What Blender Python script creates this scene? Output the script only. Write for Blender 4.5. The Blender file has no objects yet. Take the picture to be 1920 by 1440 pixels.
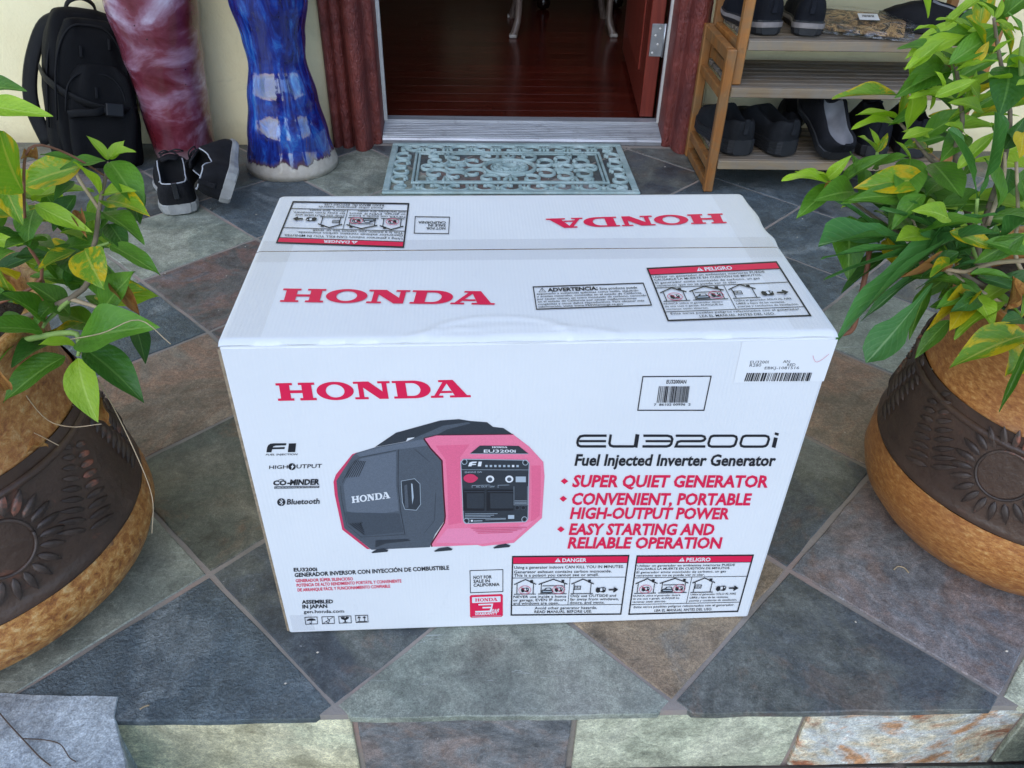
import bpy, bmesh, math, random
from mathutils import Vector, Matrix, noise as mnoise
random.seed(7)
rad = math.radians
SC = bpy.context.scene
COL = SC.collection

# ---------------------------------------------------------------- camera
F_PX = 1486.411                                  # focal length in photograph pixels (1920 wide)
CAM = Vector((0.27196986, -0.67096199, 0.93964718))
def cam_axes():
    a, b, c = rad(37.107742), rad(2.299683), rad(1.367839)
    cy, sy, cp, sp = math.cos(b), math.sin(b), math.cos(a), math.sin(a)
    f = Vector((sy*cp, cy*cp, -sp)); rt = Vector((cy, -sy, 0)); up = rt.cross(f)
    r = math.cos(c)*rt + math.sin(c)*up; u = -math.sin(c)*rt + math.cos(c)*up
    return r, u, f
RT, UP, FW = cam_axes()
cd = bpy.data.cameras.new('camera'); cam = bpy.data.objects.new('camera', cd); COL.objects.link(cam)
cd.sensor_width = 36.0; cd.lens = F_PX/1920*36; cd.clip_start = 0.02; cd.clip_end = 500
cam.matrix_world = Matrix(((RT.x, UP.x, -FW.x, CAM.x), (RT.y, UP.y, -FW.y, CAM.y), (RT.z, UP.z, -FW.z, CAM.z), (0, 0, 0, 1)))
SC.camera = cam

# ---------------------------------------------------------------- sky, sun, exposure
SUN_EL, SUN_AZ = rad(42), rad(198)               # veiled sun behind the photographer: a wide, soft, shadowless light
w = bpy.data.worlds.new('World'); SC.world = w; w.use_nodes = True
wn, wl = w.node_tree.nodes, w.node_tree.links
bg = wn['Background']; sky = wn.new('ShaderNodeTexSky'); sky.sky_type = 'NISHITA'; sky.sun_disc = False
sky.sun_elevation = SUN_EL; sky.sun_rotation = SUN_AZ; sky.dust_density = 0.6; sky.air_density = 1.0; sky.ozone_density = 2.5
hs = wn.new('ShaderNodeHueSaturation'); hs.inputs['Saturation'].default_value = 1.08
wl.new(sky.outputs[0], hs.inputs['Color']); wl.new(hs.outputs[0], bg.inputs['Color'])
bg.inputs['Strength'].default_value = 0.13
sd = bpy.data.lights.new('sun', 'SUN'); sun = bpy.data.objects.new('sun', sd); COL.objects.link(sun)
sd.energy = 0.5; sd.angle = rad(75); sd.color = (1.0, 0.97, 0.93)
sdir = Vector((math.sin(SUN_AZ)*math.cos(SUN_EL), math.cos(SUN_AZ)*math.cos(SUN_EL), math.sin(SUN_EL)))
sun.rotation_euler = sdir.to_track_quat('Z', 'Y').to_euler(); sun.location = (-2, -6, 8)
SC.view_settings.view_transform = 'Standard'; SC.view_settings.look = 'None'
SC.view_settings.exposure = 1.12; SC.view_settings.gamma = 1.0; SC.view_settings.use_curve_mapping = False

# ---------------------------------------------------------------- measuring helpers (photograph pixel -> point in the place)
def ray(x, y): return FW + (x-960)/F_PX*RT - (y-720)/F_PX*UP
def atz(x, y, z=0.0): d = ray(x, y); return CAM + d*((z-CAM.z)/d.z)
def aty(x, y, Y): d = ray(x, y); return CAM + d*((Y-CAM.y)/d.y)

# ---------------------------------------------------------------- scene helpers
def link(o, parent=None):
    COL.objects.link(o)
    if parent is not None: o.parent = parent
    return o
def tag(o, label=None, cat=None, group=None, kind=None):
    if label: o['label'] = label
    if cat: o['category'] = cat
    if group: o['group'] = group
    if kind: o['kind'] = kind
    return o
def empty(name, loc=(0, 0, 0), rz=0.0):
    o = bpy.data.objects.new(name, None); o.location = loc; o.rotation_euler = (0, 0, rz); o.empty_display_size = 0.05
    return link(o)
def mesh(name, verts, faces, mats, parent=None, smooth=False, loc=None, midx=None):
    me = bpy.data.meshes.new(name); me.from_pydata([tuple(v) for v in verts], [], faces); me.update()
    for m in (mats if isinstance(mats, (list, tuple)) else [mats]): me.materials.append(m)
    if midx: me.polygons.foreach_set('material_index', midx)
    if smooth: me.polygons.foreach_set('use_smooth', [True]*len(me.polygons))
    o = bpy.data.objects.new(name, me)
    if loc is not None: o.location = loc
    return link(o, parent)
def frombm(name, bm, mats, parent=None, smooth=False, loc=None):
    bmesh.ops.recalc_face_normals(bm, faces=bm.faces)
    me = bpy.data.meshes.new(name); bm.to_mesh(me); bm.free()
    for m in (mats if isinstance(mats, (list, tuple)) else [mats]): me.materials.append(m)
    if smooth: me.polygons.foreach_set('use_smooth', [True]*len(me.polygons))
    o = bpy.data.objects.new(name, me)
    if loc is not None: o.location = loc
    return link(o, parent)
def addbox(bm, x0, x1, y0, y1, z0, z1, bevel=0.0, seg=1):
    r = bmesh.ops.create_cube(bm, size=1.0)
    vs = r['verts']
    for v in vs:
        v.co = Vector(((x0+x1)/2+v.co.x*(x1-x0), (y0+y1)/2+v.co.y*(y1-y0), (z0+z1)/2+v.co.z*(z1-z0)))
    if bevel:
        es = list({e for v in vs for e in v.link_edges})
        bmesh.ops.bevel(bm, geom=es, offset=bevel, segments=seg, affect='EDGES', profile=0.5)
def box(name, x0, x1, y0, y1, z0, z1, mats, parent=None, bevel=0.0, seg=1, rot=None):
    c = Vector(((x0+x1)/2, (y0+y1)/2, (z0+z1)/2)); bm = bmesh.new()
    addbox(bm, x0-c.x, x1-c.x, y0-c.y, y1-c.y, z0-c.z, z1-c.z, bevel, seg)
    o = frombm(name, bm, mats, parent, loc=c)
    if rot: o.rotation_euler = rot
    return o
def bar(bm, a, b, wx, wy, upv=Vector((0, 0, 1)), bevel=0.0):
    """a rectangular bar from a to b"""
    a, b = Vector(a), Vector(b); d = (b-a); L = d.length; d.normalize()
    s = d.cross(upv)
    if s.length < 1e-4: s = d.cross(Vector((0, 1, 0)))
    s.normalize(); u = s.cross(d)
    n0 = len(bm.verts); r = bmesh.ops.create_cube(bm, size=1.0)
    for v in r['verts']:
        v.co = (a+b)/2 + d*(v.co.x*L) + s*(v.co.y*wx) + u*(v.co.z*wy)
    if bevel:
        es = list({e for v in r['verts'] for e in v.link_edges})
        bmesh.ops.bevel(bm, geom=es, offset=bevel, segments=1, affect='EDGES')
def tube_data(pts, radii, n=8, squash=None):
    """verts and faces of a tube through pts"""
    pts = [Vector(p) for p in pts]; V, Fc = [], []
    prev = None
    for i, p in enumerate(pts):
        t = (pts[min(i+1, len(pts)-1)]-pts[max(i-1, 0)]).normalized()
        ref = prev if prev is not None else (Vector((0, 0, 1)) if abs(t.z) < 0.9 else Vector((1, 0, 0)))
        s = (ref - t*ref.dot(t)).normalized(); prev = s; u = t.cross(s)
        r = radii[i] if isinstance(radii, (list, tuple)) else radii
        for k in range(n):
            a = 2*math.pi*k/n
            ca, sa = math.cos(a), math.sin(a)
            if squash: sa *= squash
            V.append(p + s*(r*ca) + u*(r*sa))
    m = len(pts)
    for i in range(m-1):
        for k in range(n):
            Fc.append((i*n+k, i*n+(k+1) % n, (i+1)*n+(k+1) % n, (i+1)*n+k))
    Fc.append(tuple(range(n))[::-1]); Fc.append(tuple((m-1)*n+k for k in range(n)))
    return V, Fc
def tube(name, pts, radii, mats, parent=None, n=8, squash=None):
    V, Fc = tube_data(pts, radii, n, squash); return mesh(name, V, Fc, mats, parent, True)
def spline(pts, n=6):
    """Catmull-Rom through pts"""
    P = [Vector(p) for p in pts]; P = [P[0]*2-P[1]] + P + [P[-1]*2-P[-2]]; out = []
    for i in range(1, len(P)-2):
        for k in range(n):
            t = k/n; a, b, c, d = P[i-1], P[i], P[i+1], P[i+2]
            out.append(0.5*((2*b)+(c-a)*t+(2*a-5*b+4*c-d)*t*t+(3*b-a-3*c+d)*t**3))
    return out + [P[-2]]
def interp(tab, x):
    if x <= tab[0][0]: return tab[0][1]
    for (a, fa), (b, fb) in zip(tab, tab[1:]):
        if x <= b: t = (x-a)/(b-a); t = t*t*(3-2*t); return fa+(fb-fa)*t
    return tab[-1][1]
def lathe(name, prof, mats, parent=None, n=64, wob=None, loc=None, smooth=True, cap=True):
    V, Fc = [], []
    for i, (r, z) in enumerate(prof):
        for k in range(n):
            a = 2*math.pi*k/n; rr = r+(wob(a, z) if wob else 0)
            V.append((rr*math.cos(a), rr*math.sin(a), z))
    for i in range(len(prof)-1):
        for k in range(n): Fc.append((i*n+k, i*n+(k+1) % n, (i+1)*n+(k+1) % n, (i+1)*n+k))
    if cap: Fc.append(tuple(range(n))[::-1])
    return mesh(name, V, Fc, mats, parent, smooth, loc)

# ---------------------------------------------------------------- materials
def lin(r, g, b):
    f = lambda c: (c/255)/12.92 if c/255 <= 0.04045 else ((c/255+0.055)/1.055)**2.4
    return (f(r), f(g), f(b), 1.0)
class NT:
    def __init__(s, name):
        s.m = bpy.data.materials.new(name); s.m.use_nodes = True; s.t = s.m.node_tree
        s.b = s.t.nodes['Principled BSDF']; s.out = s.t.nodes['Material Output']
    def n(s, typ, **kw):
        nd = s.t.nodes.new('ShaderNode'+typ)
        for k, v in kw.items():
            k2 = k.replace('_', ' ')
            if k2 in nd.inputs:
                if hasattr(v, 'is_output'): s.t.links.new(v, nd.inputs[k2])
                else: nd.inputs[k2].default_value = v
            else: setattr(nd, k, v)
        return nd
    def l(s, a, b): s.t.links.new(a, b)
    def coord(s, kind='Object', rnd=False, scale=None):
        o = s.n('TexCoord').outputs[kind]
        if rnd:
            r = s.n('ObjectInfo').outputs['Random']
            mu = s.n('Math', operation='MULTIPLY'); s.l(r, mu.inputs[0]); mu.inputs[1].default_value = 57.0
            va = s.n('VectorMath', operation='ADD'); s.l(o, va.inputs[0]); s.l(mu.outputs[0], va.inputs[1]); o = va.outputs[0]
        if scale:
            mp = s.n('Mapping'); s.l(o, mp.inputs['Vector']); mp.inputs['Scale'].default_value = scale; o = mp.outputs[0]
        return o
    def noise(s, co, scale, detail=6, rough=0.55, dist=0.0):
        nd = s.n('TexNoise', Scale=scale, Detail=detail, Roughness=rough, Distortion=dist); s.l(co, nd.inputs['Vector']); return nd.outputs[0]
    def ramp(s, fac, stops, mode='LINEAR'):
        nd = s.n('ValToRGB'); cr = nd.color_ramp; cr.interpolation = mode
        while len(cr.elements) < len(stops): cr.elements.new(0.5)
        for e, (p, c) in zip(cr.elements, stops): e.position = p; e.color = c if len(c) == 4 else (*c, 1)
        s.l(fac, nd.inputs[0]); return nd.outputs[0]
    def mix(s, fac, a, b, mode='MIX'):
        nd = s.n('Mix', data_type='RGBA', blend_type=mode)
        for v, i in ((fac, 0), (a, 6), (b, 7)):
            if hasattr(v, 'is_output'): s.l(v, nd.inputs[i])
            else: nd.inputs[i].default_value = v
        return nd.outputs[2]
    def math(s, op, a, b=0.0):
        nd = s.n('Math', operation=op)
        for v, i in ((a, 0), (b, 1)):
            if hasattr(v, 'is_output'): s.l(v, nd.inputs[i])
            else: nd.inputs[i].default_value = v
        return nd.outputs[0]
    def bump(s, h, dist=0.002, strength=1.0, prev=None):
        nd = s.n('Bump', Strength=strength, Distance=dist); s.l(h, nd.inputs['Height'])
        if prev: s.l(prev, nd.inputs['Normal'])
        return nd.outputs[0]
    def set(s, color=None, rough=None, normal=None, **kw):
        for v, k in ((color, 'Base Color'), (rough, 'Roughness'), (normal, 'Normal')):
            if v is None: continue
            if hasattr(v, 'is_output'): s.l(v, s.b.inputs[k])
            else: s.b.inputs[k].default_value = v
        for k, v in kw.items(): s.b.inputs[k.replace('_', ' ')].default_value = v
        return s.m
BW = lambda v: (v, v, v, 1)
def simple(name, col, rough=0.5, var=0.15, scale=30, bumpd=0.0, bscale=200, **kw):
    t = NT(name); co = t.coord(rnd=True); nz = t.noise(co, scale, 5)
    lo = tuple(c*(1-var) for c in col[:3])+(1,); hi = tuple(min(1, c*(1+var)) for c in col[:3])+(1,)
    c = t.ramp(nz, [(0.3, lo), (0.7, hi)])
    nm = t.bump(t.noise(co, bscale, 4), bumpd) if bumpd else None
    return t.set(c, rough, nm, **kw)

def slate(name, stops, scale=5.0, rough=0.55, chip=0.0022, grain=0.0010, gscale=170, dust=0.25, scratch=False, rust=0.0):
    """cleft slate: layered colour clouds, flaked steps, grainy relief, specks of dust"""
    t = NT(name); co = t.coord(rnd=True)
    big = t.noise(co, scale, 9, 0.62, 1.4)
    c = t.ramp(big, stops)
    mid = t.noise(co, scale*6, 7, 0.7, 0.6)
    c = t.mix(0.9, c, t.ramp(mid, [(0.25, BW(0.40)), (0.5, BW(1.0)), (0.78, BW(1.75))]), 'MULTIPLY')
    if rust:
        rf = t.ramp(t.noise(co, scale*1.9, 8, 0.68, 1.6), [(0.54, BW(0)), (0.66, BW(1))]); c = t.mix(t.math('MULTIPLY', rf, rust), c, lin(136, 96, 66))
    veins = t.noise(co, scale*1.7, 10, 0.6, 2.5)
    vl = t.ramp(veins, [(0.485, BW(0)), (0.5, BW(1)), (0.512, BW(0))])
    c = t.mix(t.math('MULTIPLY', vl, 0.14), c, lin(150, 150, 142))
    fine = t.noise(co, gscale*3, 3, 0.6)
    c = t.mix(0.7, c, t.ramp(fine, [(0.3, BW(0.5)), (0.7, BW(1.5))]), 'MULTIPLY')
    sp = t.noise(co, 160, 2, 0.5); spk = t.ramp(sp, [(0.74, BW(0)), (0.78, BW(1))])
    haze = t.ramp(t.noise(co, 4, 5, 0.6, 0.5), [(0.45, BW(0)), (0.75, BW(1))])
    c = t.mix(t.math('MULTIPLY', haze, dust), c, lin(150, 152, 148))
    c = t.mix(t.math('MULTIPLY', spk, 0.5), c, lin(175, 172, 165))
    steps = t.ramp(t.noise(co, scale*1.2, 6, 0.6, 0.9), [(0.0, BW(0)), (0.40, BW(0.22)), (0.47, BW(0.45)), (0.55, BW(0.66)), (0.62, BW(0.88))], 'CONSTANT')
    c = t.mix(0.5, c, t.ramp(steps, [(0.0, BW(0.78)), (0.9, BW(1.28))]), 'MULTIPLY')
    gr = t.noise(co, gscale, 5, 0.6, 0.4)
    c = t.mix(0.6, c, t.ramp(gr, [(0.3, BW(0.62)), (0.7, BW(1.4))]), 'MULTIPLY')
    nb = t.bump(steps, chip*1.5, 0.9)
    nb = t.bump(gr, grain*1.5, 1.0, nb)
    if scratch:
        mp = t.n('Mapping'); t.l(co, mp.inputs['Vector']); mp.inputs['Rotation'].default_value = (0, 0, 0.6); mp.inputs['Scale'].default_value = (3, 40, 1)
        sc = t.ramp(t.noise(mp.outputs[0], 2.2, 3, 0.5, 1.2), [(0.66, BW(0)), (0.675, BW(1)), (0.69, BW(0))])
        c = t.mix(t.math('MULTIPLY', sc, 0.5), c, lin(190, 196, 192))
    r = t.ramp(mid, [(0.3, BW(rough-0.13)), (0.7, BW(rough+0.15))])
    return t.set(c, r, nb)
S = lambda *cs: [(p, tuple(min(1.0, k_*v) for k_, v in zip((1.47, 1.40, 1.32), lin(*c)[:3]))+(1.0,)) for p, c in zip((0.30, 0.45, 0.56, 0.70), cs)]
M = {}
M['sl_blue'] = slate('slate_blue_black', S((56, 63, 66), (76, 86, 90), (66, 77, 83), (108, 116, 118)), 4.5, 0.45, grain=0.0034, gscale=190, dust=0.10)
M['sl_dark'] = slate('slate_dark', S((44, 46, 48), (60, 66, 70), (74, 78, 74), (96, 100, 96)), 5.5, 0.5, rust=0.25)
M['sl_mott'] = slate('slate_mottled_purple', S((66, 54, 50), (78, 78, 76), (96, 76, 70), (84, 88, 92)), 7.5, 0.6, dust=0.15, rust=0.3)
M['sl_green'] = slate('slate_green_grey', S((88, 96, 88), (104, 111, 102), (118, 123, 112), (132, 136, 126)), 3.5, 0.5, chip=0.0012, grain=0.0007, dust=0.2, scratch=True)
M['sl_dgreen'] = slate('slate_dark_green', S((58, 58, 50), (74, 78, 70), (86, 86, 76), (104, 102, 90)), 5.0, 0.55, dust=0.12, rust=0.35)
M['sl_brown'] = slate('slate_brown_rust', S((96, 74, 58), (110, 98, 84), (122, 96, 78), (104, 106, 96)), 4.0, 0.6, dust=0.15)
M['sl_tan'] = slate('slate_tan', S((88, 80, 68), (112, 98, 80), (120, 106, 86), (104, 104, 98)), 4.5, 0.6, dust=0.18)
M['sl_greyp'] = slate('slate_grey_purple', S((76, 80, 84), (100, 102, 104), (112, 102, 98), (92, 98, 104)), 5.5, 0.55, chip=0.003, rust=0.35)
M['sl_cream'] = slate('slate_cream', S((146, 140, 112), (170, 166, 138), (184, 180, 152), (160, 164, 140)), 3.5, 0.65, chip=0.0015, dust=0.05)
M['sl_lgreen'] = slate('slate_pale_green', S((118, 122, 106), (150, 154, 134), (164, 166, 146), (136, 140, 128)), 5.0, 0.65, dust=0.1)
M['sl_rust'] = slate('slate_rust_multi', [(0.34, lin(150, 86, 50)), (0.44, lin(196, 146, 100)), (0.5, lin(206, 208, 200)), (0.56, lin(216, 202, 170)), (0.62, lin(170, 104, 64))], 6.0, 0.65, dust=0.15)
M['sl_pale'] = slate('slate_pale_blue', S((112, 120, 126), (146, 154, 158), (132, 140, 146), (168, 174, 176)), 4.0, 0.45, grain=0.0014, gscale=140, dust=0.35)
def grout():
    t = NT('grout'); co = t.coord(); nz = t.noise(co, 7, 6, 0.6)
    c = t.ramp(nz, [(0.3, lin(124, 117, 108)), (0.55, lin(150, 141, 131)), (0.72, lin(168, 138, 126))])
    return t.set(c, 0.85, t.bump(t.noise(co, 240, 4), 0.0012))
M['grout'] = grout()
# ================================================================ THE SETTING
# ---- ground, porch body
tag(mesh('ground', [(-120, -120, -0.30), (120, -120, -0.30), (120, 120, -0.30), (-120, 120, -0.30)], [(0, 1, 2, 3)],
     simple('concrete_ground', (0.22, 0.21, 0.19), 0.9, 0.2, 1.5, 0.003, 60)), kind='structure')
EDGE_Y = -0.121
porch = tag(box('porch_floor', -2.2, 3.2, EDGE_Y+0.0305, 1.90, -0.298, -0.0020, M['grout']), kind='structure')
tag(box('porch_edge', -0.60, 1.60, EDGE_Y+0.0012, EDGE_Y+0.0303, -0.0126, -0.0014, M['grout']), kind='structure')
H = 0.2165; X0, Y0 = 0.079, -0.111
def warp(x, y):
    k = max(0.0, min(1.0, (y-0.3)/0.5))*max(0.0, min(1.0, (0.15-x)/0.45)); k = k*k*(3-2*k)
    return x+0.036*k, y
def clip(poly, f):
    out = []
    for i in range(len(poly)):
        a, b = poly[i], poly[(i+1) % len(poly)]; fa, fb = f(a), f(b)
        if fa >= 0: out.append(a)
        if fa*fb < 0: t = fa/(fa-fb); out.append((a[0]+(b[0]-a[0])*t, a[1]+(b[1]-a[1])*t))
    return out
def shrink(poly, d):
    """inset a convex ccw polygon by d"""
    n = len(poly); out = []
    for i in range(n):
        p, q, r = Vector(poly[i-1]), Vector(poly[i]), Vector(poly[(i+1) % n])
        e1, e2 = (q-p).normalized(), (r-q).normalized(); n1, n2 = Vector((-e1.y, e1.x)), Vector((-e2.y, e2.x))
        k = n1+n2; k = k/max(0.35, k.dot(n1)); out.append((q.x+k.x*d, q.y+k.y*d))
    return out
def rough_outline(poly, step, jit, rnd):
    out = []
    for i in range(len(poly)):
        a, b = Vector(poly[i]), Vector(poly[(i+1) % len(poly)]); L = (b-a).length; n = max(1, int(L/step))
        nrm = Vector((-(b-a).y, (b-a).x)).normalized()
        for k in range(n):
            j = rnd.uniform(-jit, jit) if k else rnd.uniform(0, jit)
            q = a+(b-a)*(k/n)+nrm*j; out.append((q.x, q.y))
    return out
def slab(name, poly, ztop, th, m, parent, rnd, bev=0.0018, jit=0.0012, step=0.035, tilt=0.0):
    c = Vector((sum(p[0] for p in poly)/len(poly), sum(p[1] for p in poly)/len(poly)))
    out = rough_outline(poly, step, jit, rnd); n = len(out); V = []
    tx, ty = rnd.uniform(-tilt, tilt), rnd.uniform(-tilt, tilt)
    inn = [(c.x+(x-c.x)*(1-bev/max(0.02, math.hypot(x-c.x, y-c.y))), c.y+(y-c.y)*(1-bev/max(0.02, math.hypot(x-c.x, y-c.y)))) for x, y in out]
    for ring, z, t in ((out, -th, 0), (out, -bev*0.8, 1), (inn, 0.0, 1)):
        V += [(x-c.x, y-c.y, z+t*(tx*(x-c.x)+ty*(y-c.y))) for x, y in ring]
    Fc = [tuple(range(2*n, 3*n))]
    for r in (0, 1): Fc += [(r*n+k, r*n+(k+1) % n, (r+1)*n+(k+1) % n, (r+1)*n+k) for k in range(n)]
    o = mesh(name, V, Fc, m, parent, loc=(c.x, c.y, ztop))
    if parent is not None: o.location -= parent.location
    return o
TILE = {(-1, 0): 'sl_blue', (1, 0): 'sl_green', (3, 0): 'sl_dark', (5, 0): 'sl_lgreen',
        (-2, 1): 'sl_green', (0, 1): 'sl_dark', (2, 1): 'sl_tan', (4, 1): 'sl_greyp',
        (-1, 2): 'sl_dgreen', (1, 2): 'sl_dark', (3, 2): 'sl_dark', (5, 2): 'sl_greyp', (-3, 2): 'sl_green',
        (-2, 3): 'sl_brown', (0, 3): 'sl_dark', (4, 3): 'sl_brown', (6, 3): 'sl_dark',
        (-1, 4): 'sl_mott', (-3, 4): 'sl_blue', (3, 4): 'sl_dgreen', (5, 4): 'sl_green',
        (-2, 5): 'sl_mott', (-4, 5): 'sl_green', (4, 5): 'sl_blue', (6, 5): 'sl_dark', (0, 5): 'sl_dark',
        (-3, 6): 'sl_green', (-1, 6): 'sl_blue', (5, 6): 'sl_blue', (3, 6): 'sl_blue', (1, 6): 'sl_green',
        (-2, 7): 'sl_blue', (0, 7): 'sl_green', (4, 7): 'sl_blue', (2, 7): 'sl_greyp', (-4, 7): 'sl_dark', (6, 7): 'sl_dark',
        (-1, 8): 'sl_green', (-3, 8): 'sl_dark', (1, 8): 'sl_mott', (3, 8): 'sl_dark', (5, 8): 'sl_blue', (-2, 9): 'sl_dark', (0, 9): 'sl_dark', (2, 9): 'sl_dark', (4, 9): 'sl_dark'}
for i in range(-11, 15):
    for j in range(-1, 11):
        if (i+j) % 2 == 0: continue
        cx, cy = X0+H*i, Y0+H*j
        poly = [(cx, cy-H), (cx+H, cy), (cx, cy+H), (cx-H, cy)]
        if j == 0: poly = [(cx-H, cy-0.012), (cx-H, cy-0.02), (cx+H, cy-0.02), (cx+H, cy-0.012), (cx+H, cy), (cx, cy+H), (cx-H, cy)]
        if j < 0: continue
        if j == 0:
            poly = [(cx-H+0.022, EDGE_Y-0.004), (cx+H-0.022, EDGE_Y-0.004), (cx+H-0.004, cy+0.004), (cx, cy+H-0.0055), (cx-H+0.004, cy+0.004)]
        else:
            poly = shrink([warp(*q) for q in poly], 0.004)
            for f in (lambda q: 1.846-q[1], lambda q: q[0]+2.15, lambda q: 3.15-q[0]):
                poly = clip(poly, f)
                if len(poly) < 3: break
        if len(poly) < 3: continue
        rnd = random.Random(i*131+j)
        k = TILE.get((i, j)) or rnd.choice(['sl_blue', 'sl_dark', 'sl_mott', 'sl_green', 'sl_dgreen', 'sl_greyp'])
        slab('slate_tile', poly, rnd.uniform(-0.0006, 0.0004), 0.0105, M[k], porch, rnd, tilt=0.002)
# ---- step riser and lower step
RZ0, RZ1 = -0.152, -0.0125
riser = tag(box('step_riser', -0.60, 1.60, EDGE_Y+0.0100, EDGE_Y+0.03, -0.297, -0.0128, M['grout']), kind='structure')
rx = [-0.50, -0.225, 0.102, 0.386, 0.690, 0.985, 1.25]
for k, (a, b) in enumerate(zip(rx, rx[1:])):
    m = ['sl_green', 'sl_cream', 'sl_greyp', 'sl_lgreen', 'sl_rust', 'sl_lgreen'][k]
    rnd = random.Random(k+50)
    o = slab('riser_tile', [(a+0.004, RZ0), (b-0.004, RZ0), (b-0.004, RZ1), (a+0.004, RZ1)], 0, 0.012, M[m], riser, rnd)
    o.rotation_euler = (rad(90), 0, 0); c = o.location+riser.location; o.location = Vector((c.x, EDGE_Y+0.004, c.y))-riser.location
low = tag(box('lower_step', -0.60, 1.60, -0.56, EDGE_Y+0.0095, -0.298, -0.1660, M['grout']), kind='structure')
for k in range(6):
    a = -0.58+k*0.36; rnd = random.Random(k+90)
    slab('slate_tile', [(a+0.004, -0.555), (a+0.352, -0.555), (a+0.352, EDGE_Y+0.002), (a+0.004, EDGE_Y+0.002)], -0.1545, 0.011, M[['sl_dark', 'sl_green', 'sl_dgreen', 'sl_greyp', 'sl_green', 'sl_dark'][k]], low, rnd)
# ---- rough flagstones capping the two cheek walls beside the step
def cheek(name, poly, m, label, rnd, zt):
    c = (sum(p[0] for p in poly)/len(poly), sum(p[1] for p in poly)/len(poly))
    out = rough_outline(poly, 0.022, 0.0018, rnd); n = len(out); V = []
    rings = [(0.955, -0.297), (0.955, -0.020), (0.995, -0.016), (1.0, -0.006), (0.995, -0.0015), (0.988, 0.0)]
    for s, z in rings: V += [(c[0]+(x-c[0])*s, c[1]+(y-c[1])*s, zt+z if z > -0.2 else z) for x, y in out]
    Fc = [tuple(range(5*n, 6*n))]
    for r in range(5): Fc += [(r*n+k, r*n+(k+1) % n, (r+1)*n+(k+1) % n, (r+1)*n+k) for k in range(n)]
    return tag(mesh(name, V, Fc, m, None, False), label, 'stone')
cheek('flagstone', [(-0.75, -0.60), (-0.118, -0.60), (-0.128, -0.30), (-0.146, -0.20), (-0.176, -0.145), (-0.192, -0.118), (-0.198, -0.090), (-0.26, -0.088), (-0.36, -0.083), (-0.75, -0.080)],
      M['sl_pale'], 'pale blue-grey rough flagstone beside the step, under the terracotta-and-brown pot', random.Random(3), 0.0022)
cheek('flagstone', [(0.950, -0.60), (1.50, -0.60), (1.50, -0.137), (1.03, -0.137), (0.985, -0.160), (0.940, -0.195), (0.920, -0.26), (0.925, -0.40)],
      M['sl_dark'], 'dark slate flagstone at the rusty end of the step riser', random.Random(4), -0.022)

# ---- the house front
def stucco():
    t = NT('cream_stucco'); co = t.coord()
    c = t.ramp(t.noise(co, 2.5, 6, 0.6), [(0.3, lin(240, 224, 176)), (0.7, lin(248, 236, 192))])
    st = t.ramp(t.noise(co, 9, 7, 0.7, 1.0), [(0.55, BW(0)), (0.75, BW(1))])
    c = t.mix(t.math('MULTIPLY', st, 0.18), c, lin(150, 130, 90))
    # splash dirt close to the paving
    z = t.n('SeparateXYZ'); t.l(t.n('NewGeometry').outputs['Position'], z.inputs[0])
    dz = t.ramp(t.math('ADD', z.outputs[2], t.math('MULTIPLY', t.noise(co, 14, 5), 0.09)), [(0.05, BW(1)), (0.125, BW(0))])
    c = t.mix(t.math('MULTIPLY', dz, 0.45), c, lin(150, 132, 96))
    b = t.bump(t.noise(co, 120, 4, 0.55, 0.4), 0.0022, 0.5)
    return t.set(c, 0.85, t.bump(t.noise(co, 28, 4), 0.003, 0.4, b))
M['stucco'] = stucco()
def burg():
    t = NT('burgundy_paint'); co = t.coord(); mp = t.n('Mapping'); t.l(co, mp.inputs[0]); mp.inputs['Scale'].default_value = (1, 1, 0.45)
    c = t.ramp(t.noise(co, 14, 6), [(0.3, lin(96, 42, 38)), (0.7, lin(132, 62, 52))])
    sp = t.ramp(t.noise(co, 190, 3, 0.6), [(0.70, BW(0)), (0.73, BW(1))])
    c = t.mix(t.math('MULTIPLY', sp, 0.5), c, lin(170, 130, 120))
    v = t.n('TexVoronoi', Scale=120.0); t.l(mp.outputs[0], v.inputs['Vector'])
    b = t.bump(t.noise(mp.outputs[0], 110, 5, 0.6, 0.8), 0.008)
    return t.set(c, 0.42, t.bump(v.outputs[0], 0.0015, 0.7, b))
M['burg'] = burg()
M['white_paint'] = simple('white_paint', (0.62, 0.60, 0.55), 0.5, 0.1, 25)
M['unseen_roof'] = simple('roof_shingle', (0.12, 0.10, 0.09), 0.9, 0.3, 6)
M['soffit'] = simple('soffit_paint', (0.55, 0.50, 0.42), 0.7, 0.08, 4)
M['room'] = simple('room_paint', (0.42, 0.34, 0.22), 0.8, 0.08, 2)
house = tag(empty('house', (0, 1.85, 0)), 'cream stucco house front with burgundy door surround', 'house')
def hp(o):  # keep world placement under the house root
    o.parent = house; o.location = Vector(o.location)-house.location; return o
WY = 1.85
DX0, DX1 = -0.066, 0.846
hp(box('wall', -5.0, DX0-0.150, WY, WY+0.2, -0.1, 4.60, M['stucco']))
hp(box('wall', DX1+0.085, 5.5, WY, WY+0.2, -0.1, 4.60, M['stucco']))
hp(box('wall', DX0-0.149, DX1+0.084, WY+0.002, WY+0.2, 2.12, 4.60, M['stucco']))
hp(box('unseen_eave', -5.6, 6.1, 1.60, WY+0.5, 4.602, 4.72, M['soffit']))  # unseen eave, its height and overhang shaped for the light on the porch
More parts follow.
